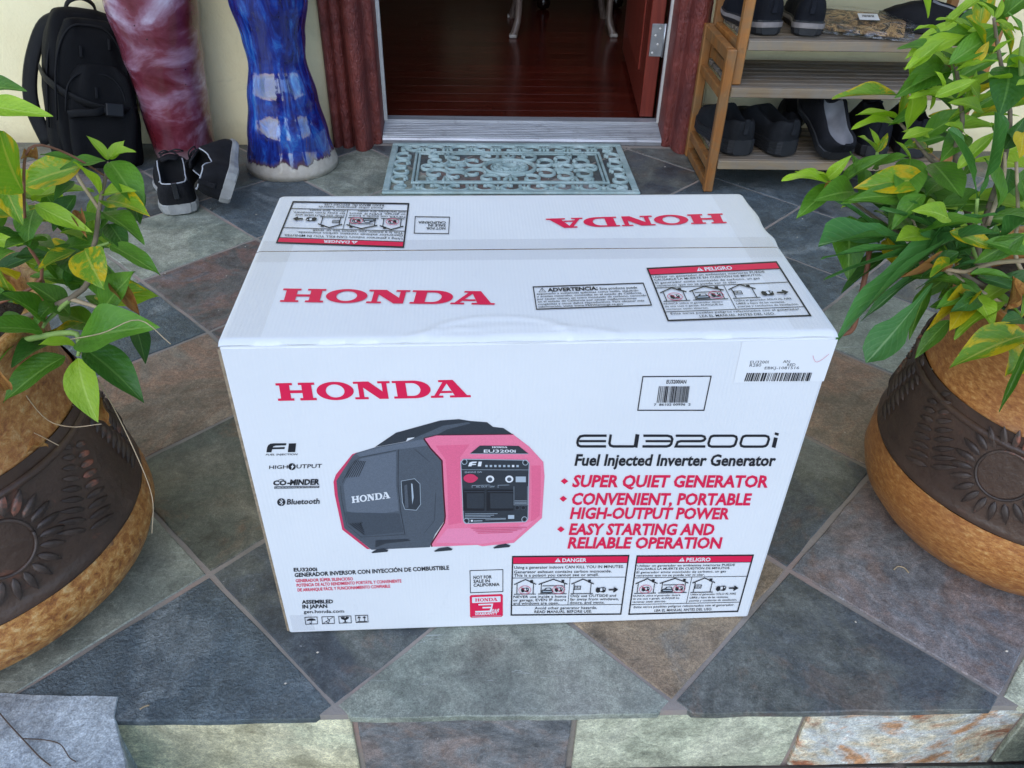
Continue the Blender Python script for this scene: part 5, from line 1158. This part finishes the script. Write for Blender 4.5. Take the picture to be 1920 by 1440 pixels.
# ================================================================ SHRUBS
def leafmat(name, c0, c1, vein, yellow=0.0, brown=0.0, rough=0.38, trans=0.35):
    t = NT(name); co = t.coord(rnd=True); uv = t.n('UVMap').outputs[0]; sp = t.n('SeparateXYZ'); t.l(uv, sp.inputs[0]); u, v = sp.outputs[0], sp.outputs[1]
    c = t.ramp(t.noise(co, 1.6, 5, .6), [(.3, c0), (.7, c1)])
    r = t.n('ObjectInfo').outputs['Random']; c = t.mix(0.6, c, t.ramp(r, [(0, BW(.72)), (1, BW(1.28))]), 'MULTIPLY')
    d = t.math('ABSOLUTE', t.math('SUBTRACT', v, 0.5)); rib = t.ramp(d, [(0.0, BW(1)), (.022, BW(.7)), (.04, BW(0))])
    wv = t.math('SINE', t.math('MULTIPLY', t.math('SUBTRACT', u, t.math('MULTIPLY', d, .62)), 62.0)); sv = t.ramp(wv, [(.80, BW(0)), (.99, BW(.14))])
    if yellow:
        f = t.ramp(t.math('ADD', t.noise(co, 2.6, 5, .65, .6), t.math('MULTIPLY', d, .35)), [(.70-yellow*.2, BW(0)), (.80-yellow*.2, BW(1))]); c = t.mix(f, c, lin(206, 176, 20))
    if brown:
        f = t.ramp(t.noise(co, 2.0, 6, .7, .8), [(.50, BW(0)), (.60, BW(1))]); c = t.mix(t.math('MULTIPLY', f, brown), c, lin(140, 80, 34))
    c = t.mix(sv, c, vein); c = t.mix(t.math('MULTIPLY', rib, .75), c, vein)
    nb = t.bump(t.math('MULTIPLY', wv, .5), .0007, .25); nb = t.bump(t.noise(co, 9, 4), .004, .4, nb)
    t.set(c, rough, nb, Specular_IOR_Level=.45)
    tl = t.n('BsdfTranslucent'); t.l(t.mix(1.0, c, (1.0, 1.1, .45, 1), 'MULTIPLY'), tl.inputs[0]); mx = t.n('MixShader', Fac=trans); t.l(t.b.outputs[0], mx.inputs[1]); t.l(tl.outputs[0], mx.inputs[2]); t.l(mx.outputs[0], t.out.inputs[0])
    return t.m
LM = {'g': leafmat('leaf_green', lin(72, 118, 34), lin(102, 150, 46), lin(140, 178, 84)), 'd': leafmat('leaf_deep_green', lin(48, 90, 32), lin(68, 114, 42), lin(106, 146, 72)),
      'l': leafmat('leaf_lime', lin(132, 172, 36), lin(168, 200, 54), lin(186, 212, 96)), 'y': leafmat('leaf_yellowing', lin(96, 142, 34), lin(130, 164, 40), lin(190, 190, 80), .55),
      'Y': leafmat('leaf_yellow', lin(196, 170, 20), lin(220, 196, 40), lin(224, 206, 90), 0, .35), 'b': leafmat('leaf_dry_brown', lin(150, 104, 54), lin(186, 136, 70), lin(170, 120, 70), 0, .8, .8, .15),
      's': leafmat('leaf_blue_green', lin(66, 116, 56), lin(88, 142, 70), lin(150, 184, 126))}
def leafmesh(name, kind, m, seed):
    rnd = random.Random(seed); nu, nv = (14, 4); V, Fc, UVs = [], [], []
    dr = {'o': .16, 's': .12, 'k': .30, 'c': .35}[kind]*rnd.uniform(.6, 1.4); fold = rnd.uniform(.10, .30); wav = rnd.uniform(.01, .035); ph = rnd.uniform(0, 6); side = rnd.uniform(-.06, .06)
    if kind == 'c': fold = .8; wav = .10
    for i in range(nu+1):
        t = i/nu
        if kind in 'oc': w_ = .5*(math.sin(PI*t**.82)**.95)*(1-.22*t)+.012 if t < 1 else .004
        elif kind == 's': w_ = .5*interp([(0, .10), (.25, .16), (.5, .52), (.75, 1.0), (.9, .86), (1, .05)], t)
        else: w_ = .5*interp([(0, .5), (.3, .9), (.7, .8), (1, .1)], t)
        if t < .02: w_ = .02
        for k in range(nv+1):
            v = -1+2*k/nv; y = v*w_; z = abs(v)*w_*fold-dr*t*t+dr*.5*t*(1 if kind != 'k' else .6)+wav*math.sin(t*11+ph)*abs(v)**1.5*(1 if v > 0 else -1)
            V.append((t, y+side*math.sin(PI*t), z)); UVs.append((t, k/nv))
    for i in range(nu):
        for k in range(nv): a = i*(nv+1)+k; Fc.append((a, a+nv+1, a+nv+2, a+1))
    me = bpy.data.meshes.new(name); me.from_pydata(V, [], Fc); me.update(); uvl = me.uv_layers.new(name='UVMap')
    for lp in me.loops: uvl.data[lp.index].uv = UVs[lp.vertex_index]
    me.polygons.foreach_set('use_smooth', [True]*len(me.polygons)); me.materials.append(m); return me
LMESH = {(sh, k): [leafmesh('leaf', sh, LM[k], hash(sh+k) % 97+q*13+ord(sh)+ord(k)) for q in range(3)] for sh, ks in (('o', 'gdlyY'), ('s', 's'), ('k', 'sg'), ('c', 'bY')) for k in ks}
class Shrub:
    def __init__(s, loc, label): s.loc = Vector(loc); s.r = tag(empty('potted_shrub', loc), label, 'shrub'); s.n = 0
    def leaf(s, B, T, wr, key, sh='o', roll=0.0, upv=None):
        B, T = Vector(B), Vector(T); x = T-B; L = x.length; x.normalize(); u = Vector(upv) if upv else Vector((0, -.35, 1)); y = u.cross(x)
        if y.length < .05: y = Vector((1, 0, 0)).cross(x)
        y.normalize(); z = x.cross(y); q = Matrix.Rotation(roll, 3, x); y, z = q@y, q@z
        o = bpy.data.objects.new('leaf', LMESH[(sh, key)][s.n % 3]); s.n += 1; link(o, s.r); b = B-s.loc; w_ = L*wr
        o.matrix_local = Matrix(((x.x*L, y.x*w_, z.x*L, b.x), (x.y*L, y.y*w_, z.y*L, b.y), (x.z*L, y.z*w_, z.z*L, b.z), (0, 0, 0, 1)))
    def stem(s, pts, r0, r1, m, name='stem'):
        P = spline([Vector(p)-s.loc for p in pts], 5); n = len(P); tube(name, P, [r0+(r1-r0)*i/(n-1) for i in range(n)], m, s.r, 7)
M['bark'] = simple('stem_bark', lin(118, 104, 84), 0.8, 0.3, 40, 0.001, 200); M['gstem'] = simple('green_stem', lin(130, 156, 76), 0.6, 0.2, 30); M['dry'] = simple('dry_twig', lin(168, 148, 118), 0.85, 0.25, 40); M['rstem'] = simple('reddish_stem', lin(130, 84, 62), 0.7, 0.25, 40)
# ---- shrub in the chipped pot
sL = Shrub((PL.x, PL.y, .385), 'leafy green shrub with scattered yellow leaves in the chipped clay pot')
k4 = lambda x, y: (x/2.15, 130+y/2.15)
def A(p_, Y_): return aty(p_[0], p_[1], Y_)
for b, t_, yb, yt, wr, key, roll in [
    ((149,637),(281,603),.09,.05,.50,'g',.2), ((160,655),(268,748),.09,.03,.42,'d',-.2), ((146,672),(180,790),.08,.02,.50,'l',.1), ((122,668),(2,747),.09,.02,.50,'g',0), ((145,650),(76,640),.09,.06,.50,'l',0),
    ((193,582),(241,509),.12,.10,.55,'g',.5), ((80,622),(-30,610),.10,.06,.62,'g',0), ((86,604),(14,545),.12,.10,.72,'g',.3), ((132,590),(58,528),.14,.12,.6,'g',0), ((158,468),(190,536),.13,.08,.72,'y',.2), ((142,470),(70,502),.14,.10,.52,'y',0),
    ((207,460),(299,507),.14,.10,.36,'g',-.3), ((192,398),(270,446),.15,.10,.36,'g',-.4), ((188,366),(143,296),.16,.14,.30,'l',.5), ((193,364),(249,353),.16,.13,.30,'l',.2), ((200,376),(272,392),.16,.11,.42,'y',.0), ((206,304),(270,392),.18,.13,.50,'g',-.3),
    ((203,300),(164,253),.18,.18,.42,'l',.3), ((204,298),(231,262),.18,.19,.62,'l',.3), ((206,298),(247,277),.18,.16,.40,'l',0), ((198,302),(112,312),.18,.15,.44,'g',0), ((160,312),(78,284),.18,.16,.36,'g',.2), ((44,362),(-12,240),.12,.08,.62,'y',.2),
    ((-30,198),(92,211),.12,.10,.34,'l',.3), ((-30,165),(42,163),.14,.12,.40,'g',.2), ((62,470),(-20,420),.14,.10,.55,'d',0), ((64,392),(50,455),.15,.10,.60,'g',0), ((86,452),(6,458),.13,.08,.60,'g',.2), ((142,366),(96,430),.17,.13,.55,'d',0), ((66,384),(170,432),.14,.12,.34,'l',.3),
    ((30,524),(-6,498),.10,.08,.6,'Y',0), ((140,340),(100,372),.19,.16,.6,'d',0), ((190,440),(235,362),.2,.17,.5,'d',.2), ((205,420),(238,470),.17,.13,.5,'d',0), ((235,350),(262,415),.2,.15,.5,'d',-.3), ((170,500),(196,560),.16,.12,.5,'g',0), ((60,560),(-10,560),.16,.12,.6,'d',0), ((100,640),(20,680),.12,.05,.5,'d',0), ((250,600),(274,680),.15,.1,.4,'d',-.5),
    ((150,540),(118,470),.2,.18,.6,'d',0), ((120,430),(70,390),.22,.2,.6,'d',0), ((0,430),(-50,340),.2,.2,.6,'g',0), ((20,640),(-40,700),.1,.04,.6,'g',0), ((0,330),(40,420),.14,.1,.5,'y',0), ((110,560),(60,610),.14,.1,.55,'g',0), ((25,470),(-40,500),.15,.1,.6,'g',0), ((215,560),(180,600),.14,.1,.4,'g',0), ((120,470),(150,520),.15,.1,.5,'d',0)]:
    sL.leaf(A(b, yb), A(t_, yt), wr, key, 'o', roll)
for b, t_, yb, yt in (((205,530),(262,590),.12,.10), ((150,400),(160,440),.15,.12), ((70,300),(40,290),.14,.12), ((190,745),(205,800),.05,.04), ((20,730),(-10,690),.02,.02), ((50,850),(90,830),-.08,-.06)): sL.leaf(A(b, yb), A(t_, yt), .4, 'b', 'c')
c_ = Vector((PL.x, PL.y, .385))
sL.stem([c_+Vector((.05, .01, 0)), A((132,560),.13), A((175,465),.14), A((186,392),.15), A((204,304),.18)], .0040, .0018, M['bark'])
sL.stem([c_+Vector((.0, .03, 0)), A((60,540),.15), A((50,450),.14), A((45,365),.13), A((55,278),.13), A((130,290),.16), A((250,365),.18)], .0022, .0010, M['rstem'])
sL.stem([c_+Vector((.07, -.02, 0)), A((110,625),.10), A((148,645),.09), A((146,668),.08)], .0045, .002, M['gstem'])
sL.stem([A((132,560),.13), A((90,600),.12), A((80,615),.11)], .003, .0015, M['gstem']); sL.stem([A((175,465),.14), A((205,455),.14)], .0022, .0015, M['gstem']); sL.stem([A((132,560),.13), A((194,580),.12)], .003, .0018, M['dry'])
sL.stem([A((186,392),.15), A((145,330),.17), A((150,312),.18)], .0022, .0015, M['dry'])
for q in ([(150,660),(200,740),(250,840),(285,930),(285,1000)], [(20,700),(80,780),(130,800),(190,795)], [(0,790),(60,810),(110,835)], [(110,640),(190,625),(260,600),(320,645)]):
    sL.stem([A(p_, .10-.03*i) for i, p_ in enumerate(q)], .0007, .0005, M['dry'], 'dry_stalk')
rnd = random.Random(20)
for k in range(50):
    x, y = rnd.uniform(-30, 225), rnd.uniform(310, 650); B = A((x, y), rnd.uniform(.17, .27)); a = rnd.uniform(0, 2*PI)
    sL.leaf(B, B+Vector((math.cos(a), rnd.uniform(-.6, .3), rnd.uniform(-.5, .5))).normalized()*rnd.uniform(.045, .085), rnd.uniform(.36, .52), rnd.choice('gdgglly'), 'o', rnd.uniform(-.6, .6))
rnd = random.Random(21)
for k in range(46):   # the rest of the crown, out to the far side of the pot
    a = rnd.uniform(PI*.35, PI*1.55); rr = rnd.uniform(.05, .26); z = rnd.uniform(.43, .70); B = Vector((PL.x+rr*math.cos(a)*.7-.05, PL.y+.05+rr*math.sin(a)*.7, z)); d = Vector((math.cos(a), math.sin(a), rnd.uniform(-.5, .7))).normalized()
    if B.x > -.27: continue
    sL.leaf(B, B+d*rnd.uniform(.06, .11), rnd.uniform(.42, .6), rnd.choice('ggddly'), 'o', rnd.uniform(-.5, .5))
for k in range(6): a = PI*.4+k*.4; sL.stem([c_+Vector((.02*math.cos(a), .02*math.sin(a), 0)), c_+Vector((.10*math.cos(a)-.03, .10*math.sin(a), .12)), c_+Vector((.19*math.cos(a)-.05, .19*math.sin(a), .26))], .0045, .002, M['bark'])
# ---- shrub in the smooth pot
sR = Shrub((PR.x, PR.y, .40), 'green shrub with lime tips, strap leaves and dry curls in the smooth clay pot')
k5 = lambda q: (1440+q[0]/1.894, q[1]/1.894)
for b, t_, yb, yt, wr, key, roll, sh in [
    ((235,662),(66,612),.30,.26,.30,'l',.2,'o'), ((230,655),(108,594),.31,.30,.28,'l',.3,'o'), ((205,640),(292,552),.31,.30,.42,'l',.4,'o'), ((232,665),(104,768),.30,.26,.42,'g',0,'o'), ((385,540),(330,474),.32,.31,.45,'l',.3,'o'), ((388,540),(366,452),.32,.33,.45,'l',.2,'o'), ((390,540),(428,470),.32,.33,.40,'y',.2,'o'),
    ((262,650),(430,538),.31,.28,.30,'g',.4,'o'), ((370,600),(494,545),.30,.26,.50,'g',.3,'o'), ((352,690),(456,590),.30,.27,.55,'g',.4,'o'), ((505,565),(484,737),.29,.22,.52,'g',.1,'o'), ((466,425),(318,392),.33,.30,.26,'l',.4,'o'), ((466,440),(312,432),.33,.29,.26,'l',.1,'o'), ((460,412),(492,288),.33,.34,.42,'y',.5,'o'), ((470,432),(540,394),.33,.32,.34,'l',.1,'o'),
    ((548,490),(720,375),.30,.27,.46,'g',.5,'o'), ((640,430),(872,288),.28,.25,.14,'l',.3,'o'), ((585,580),(695,688),.28,.20,.60,'g',.1,'o'), ((742,705),(668,448),.20,.18,.30,'s',.2,'s'), ((746,705),(832,398),.20,.18,.32,'s',.3,'s'), ((535,838),(190,850),.22,.15,.24,'s',.2,'s'), ((585,1005),(356,1274),.18,.10,.30,'s',.1,'s'),
    ((700,830),(218,1122),.21,.10,.105,'s',.5,'k'), ((560,880),(760,718),.22,.17,.11,'s',.2,'k'), ((292,768),(290,985),.27,.20,.55,'g',.2,'o'), ((330,770),(300,950),.30,.26,.4,'d',0,'o'), ((420,848),(482,972),.24,.18,.55,'Y',.1,'o'), ((640,965),(470,975),.19,.17,.13,'b',0,'c'), ((722,1050),(578,1152),.17,.13,.32,'Y',0,'c'), ((720,1060),(650,1165),.17,.12,.45,'Y',.2,'o'),
    ((742,1040),(604,1084),.17,.13,.36,'g',.2,'o'), ((742,1048),(806,1152),.16,.11,.55,'l',.1,'o'), ((912,1190),(664,1276),.10,.04,.36,'y',.2,'o'), ((868,980),(850,1110),.14,.13,.25,'b',0,'c'), ((740,1075),(664,1202),.16,.13,.40,'g',.1,'o'), ((575,1010),(500,1195),.20,.14,.24,'g',.4,'o'), ((560,960),(345,1100),.22,.17,.13,'s',.1,'k'), ((430,900),(260,1028),.24,.20,.28,'d',.3,'o'),
    ((664,240),(598,160),.30,.32,.75,'g',.4,'o'), ((666,238),(628,192),.29,.29,.7,'l',.4,'o'), ((650,262),(518,282),.30,.26,.36,'g',.2,'o'), ((698,362),(746,248),.27,.28,.36,'l',.4,'o'), ((680,362),(518,322),.28,.25,.26,'l',.1,'o'), ((650,390),(560,300),.33,.34,.55,'d',.2,'o'), ((733,225),(786,146),.25,.25,.50,'Y',.3,'o'), ((830,185),(692,205),.27,.26,.34,'g',.2,'o'),
    ((800,62),(736,-6),.26,.28,.35,'l',.2,'o'), ((802,70),(838,-10),.26,.28,.30,'l',.4,'o'), ((808,74),(882,106),.25,.22,.36,'l',.1,'o'), ((798,188),(872,132),.24,.23,.28,'l',.4,'o'), ((905,130),(860,38),.22,.23,.60,'g',.3,'o'), ((778,120),(744,92),.27,.27,.6,'l',.2,'o'), ((856,238),(826,404),.24,.18,.66,'d',.1,'o'), ((920,292),(884,300),.2,.19,.5,'l',0,'o'),
    ((735,350),(812,292),.27,.26,.42,'Y',.2,'c'), ((840,530),(918,415),.24,.24,.55,'d',.3,'o'), ((905,470),(900,552),.2,.16,.55,'Y',0,'o'), ((780,880),(815,795),.19,.2,.70,'g',.4,'o'), ((775,900),(930,760),.19,.14,.30,'s',.2,'s'), ((640,850),(560,760),.25,.26,.5,'y',.3,'o'), ((530,850),(430,760),.27,.27,.6,'d',.2,'o'), ((700,480),(620,560),.3,.26,.55,'g',0,'o'), ((660,500),(600,470),.32,.32,.5,'d',0,'o'),
    ((775,260),(720,330),.3,.27,.5,'d',0,'o'), ((850,470),(930,560),.26,.2,.5,'d',0,'o'), ((860,600),(830,700),.26,.22,.5,'d',0,'o'), ((900,640),(930,740),.24,.2,.5,'g',0,'o'), ((590,720),(680,770),.3,.27,.5,'d',0,'o'), ((620,640),(560,690),.3,.27,.5,'g',0,'o'), ((450,640),(520,700),.33,.3,.5,'d',0,'o'), ((330,600),(350,690),.34,.3,.5,'g',0,'o'), ((700,620),(735,560),.3,.3,.5,'g',0,'o'),
    ((770,985),(728,965),.17,.16,.7,'d',0,'o'), ((650,1000),(770,1040),.2,.17,.45,'g',.1,'o'), ((905,1130),(830,1142),.12,.10,.5,'d',0,'o'), ((930,1250),(860,1320),.08,.03,.6,'y',0,'o'), ((940,1200),(835,1440),.06,.0,.12,'g',.2,'k'), ((640,960),(626,905),.2,.2,.4,'y',.2,'o'), ((345,780),(400,860),.3,.27,.45,'d',0,'o'), ((260,740),(330,700),.32,.3,.4,'l',.3,'o'), ((900,200),(850,230),.24,.23,.7,'g',0,'o')]:
    sR.leaf(A(k5(b), yb), A(k5(t_), yt), wr, key, sh, roll)
c_ = Vector((PR.x, PR.y, .40)); B5 = lambda L: [A(k5((x, y)), Y_) for x, y, Y_ in L]
sR.leaf(A(k5((238,645)), .29), A(k5((190,685)), .285), .35, 'b', 'c')
for L, r0, r1, m in (([(740,930,.22),(720,800,.26),(660,640,.29),(590,580,.30),(530,510,.32),(470,438,.33)], .0046, .0018, 'bark'), ([(720,800,.26),(665,560,.28),(690,430,.27),(668,250,.29),(650,210,.30)], .0038, .0018, 'bark'), ([(620,930,.22),(520,860,.26),(420,800,.28),(320,730,.30),(234,664,.30)], .0036, .0018, 'bark'),
    ([(760,930,.22),(770,790,.23),(800,690,.24),(840,570,.25),(860,400,.25),(820,190,.26),(802,64,.26)], .0046, .0018, 'bark'), ([(885,930,.20),(888,760,.22),(882,575,.24)], .003, .002, 'dry'), ([(780,800,.22),(835,640,.23),(842,540,.24)], .003, .0018, 'dry'), ([(640,968,.19),(700,965,.18),(800,935,.17),(912,925,.15)], .0022, .003, 'dry'), ([(600,930,.22),(500,760,.26),(400,690,.29)], .002, .0012, 'dry'),
    ([(560,940,.22),(380,880,.24),(350,960,.22),(322,1090,.19),(300,1170,.17),(255,1190,.17)], .004, .003, 'rstem'), ([(385,600,.32),(388,540,.32)], .003, .002, 'gstem'), ([(740,920,.22),(744,705,.20)], .003, .002, 'gstem'), ([(900,300,.22),(900,180,.22),(908,130,.22)], .003, .002, 'gstem'), ([(520,800,.27),(500,640,.29),(506,566,.29)], .002, .0014, 'gstem')):
    P_ = B5(L)
    if L[0][1] > 900: P_ = [c_+(P_[0]-c_)*.25*Vector((1, 1, 0)).length/1.414*Vector((1, 1, 0)).normalized().length+Vector((0, 0, 0))] + P_ if False else [Vector((c_.x+(P_[0].x-c_.x)*.5, c_.y+(P_[0].y-c_.y)*.5, .395))] + P_
    sR.stem(P_, r0, r1, M[m])
rnd = random.Random(33)
for k in range(16):   # grassy blades at the rim
    x, y = rnd.uniform(520, 760), rnd.uniform(880, 960); B = A(k5((x, y)), rnd.uniform(.18, .26)); T = B+Vector((rnd.uniform(-.14, .06), rnd.uniform(-.10, .06), rnd.uniform(-.02, .12))); sR.leaf(B, T, .05, 's', 'k', rnd.uniform(-.4, .4))
for k in range(62):
    x, y = rnd.uniform(1640, 1935), rnd.uniform(10, 560); lim = 1660 if 150 < y < 480 else 1760
    if x < lim: x += 130
    B = A((x, y), rnd.uniform(.25, .42)); a = rnd.uniform(0, 2*PI)
    sR.leaf(B, B+Vector((math.cos(a), rnd.uniform(-.6, .2), rnd.uniform(-.4, .7))).normalized()*rnd.uniform(.05, .095), rnd.uniform(.30, .46), rnd.choice('gglgly'), 'o', rnd.uniform(-.6, .6))
for k in range(22):
    x, y = rnd.uniform(1600, 1900), rnd.uniform(330, 520); B = A((x, y), rnd.uniform(.24, .34)); a = rnd.uniform(PI*.6, 2*PI)
    sR.leaf(B, B+Vector((math.cos(a), rnd.uniform(-.6, .2), rnd.uniform(-.5, .5))).normalized()*rnd.uniform(.05, .09), rnd.uniform(.36, .56), rnd.choice('ggdldg'), 'o', rnd.uniform(-.6, .6))
for k in range(34):
    x, y = rnd.uniform(1700, 1930), rnd.uniform(360, 600); B = A((x, y), rnd.uniform(.14, .26)); a = rnd.uniform(PI*.5, 2.2*PI)
    sR.leaf(B, B+Vector((math.cos(a), rnd.uniform(-.7, .2), rnd.uniform(-.6, .4))).normalized()*rnd.uniform(.045, .085), rnd.uniform(.34, .5), rnd.choice('ggdlyg'), 'o', rnd.uniform(-.6, .6))
for k in range(26):
    x, y = rnd.uniform(1690, 1925), rnd.uniform(10, 330); B = A((x, y), rnd.uniform(.22, .32)); a = rnd.uniform(0, PI)
    sR.leaf(B, B+Vector((math.cos(a), rnd.uniform(-.5, .1), rnd.uniform(.1, .9))).normalized()*rnd.uniform(.03, .06), rnd.uniform(.30, .42), 'l', 'o', rnd.uniform(-.6, .6))
for k in range(40):   # the rest of the crown
    a = rnd.uniform(-PI*.55, PI*.85); rr = rnd.uniform(.03, .30); z = rnd.uniform(.43, .80); B = Vector((PR.x+.02+rr*math.cos(a)*.8, PR.y+.03+rr*math.sin(a)*.8, z)); d = Vector((math.cos(a), math.sin(a), rnd.uniform(-.5, .7))).normalized()
    if B.x < .99: continue
    sR.leaf(B, B+d*rnd.uniform(.06, .11), rnd.uniform(.42, .6), rnd.choice('ggddllyg'), 'o', rnd.uniform(-.5, .5))
for k in range(8): a = -1.4+k*.5; sR.stem([c_+Vector((.03*math.cos(a), .03*math.sin(a), 0)), c_+Vector((.10*math.cos(a), .10*math.sin(a), .15)), c_+Vector((.22*math.cos(a), .22*math.sin(a), .34))], .0045, .002, M['bark'])

# ================================================================ TWIGS AND CRUMBS ON THE STONE
tw = tag(empty('twig', (-0.28, -0.12, 0.006)), 'thin forked dry twig lying on the pale flagstone', 'twig'); M['twig'] = simple('dark_twig', lin(86, 70, 58), 0.9)
def TWG(px): return [atz(x, y, .0062)-tw.location for x, y in px]
tube('branch', spline(TWG([(-30, 1300), (10, 1350), (42, 1385), (75, 1420), (95, 1436)]), 5), .0009, M['twig'], tw, 6); tube('side_shoot', spline(TWG([(42, 1385), (80, 1387), (112, 1395), (130, 1420), (142, 1428)]), 5), .0007, M['twig'], tw, 6)
for q, px, lab in ((0, [(1676, 1068), (1684, 1062), (1696, 1065), (1704, 1074)], 'pale dry curl of grass beside the smooth clay pot'), (1, [(262, 1330), (270, 1325), (280, 1322)], 'small pale bark chip near the step edge')):
    tag(tube('dry_curl', spline([atz(x, y, .0016) for x, y in px], 4), .0011, M['dry'], None, 6), lab, 'debris')
rnd = random.Random(8); V, Fc = [], []
for k in range(110):
    x, y = rnd.uniform(-.5, 1.2), rnd.uniform(-.1, 1.7)
    if -.03 < x < .68 and -.02 < y < .40: continue
    if (x-PL.x)**2+(y-PL.y)**2 < .06 or (x-PR.x)**2+(y-PR.y)**2 < .055: continue
    r_ = rnd.uniform(.0006, .0018); b = len(V); a0 = rnd.random()*6
    for z, s_ in ((.0004, 1), (.0004+r_*.8, .5)): V += [(x+r_*s_*math.cos(a0+i*1.57)*(1.6 if i % 2 else .8), y+r_*s_*math.sin(a0+i*1.57), z) for i in range(4)]
    Fc += [(b+4, b+5, b+6, b+7)]+[(b+i, b+(i+1) % 4, b+4+(i+1) % 4, b+4+i) for i in range(4)]
tag(mesh('floor_crumbs', V, Fc, simple('crumb', lin(186, 176, 160), .9, .4, 200)), 'pale grit and crumbs scattered over the slate paving', 'grit', kind='stuff') # TWIGS
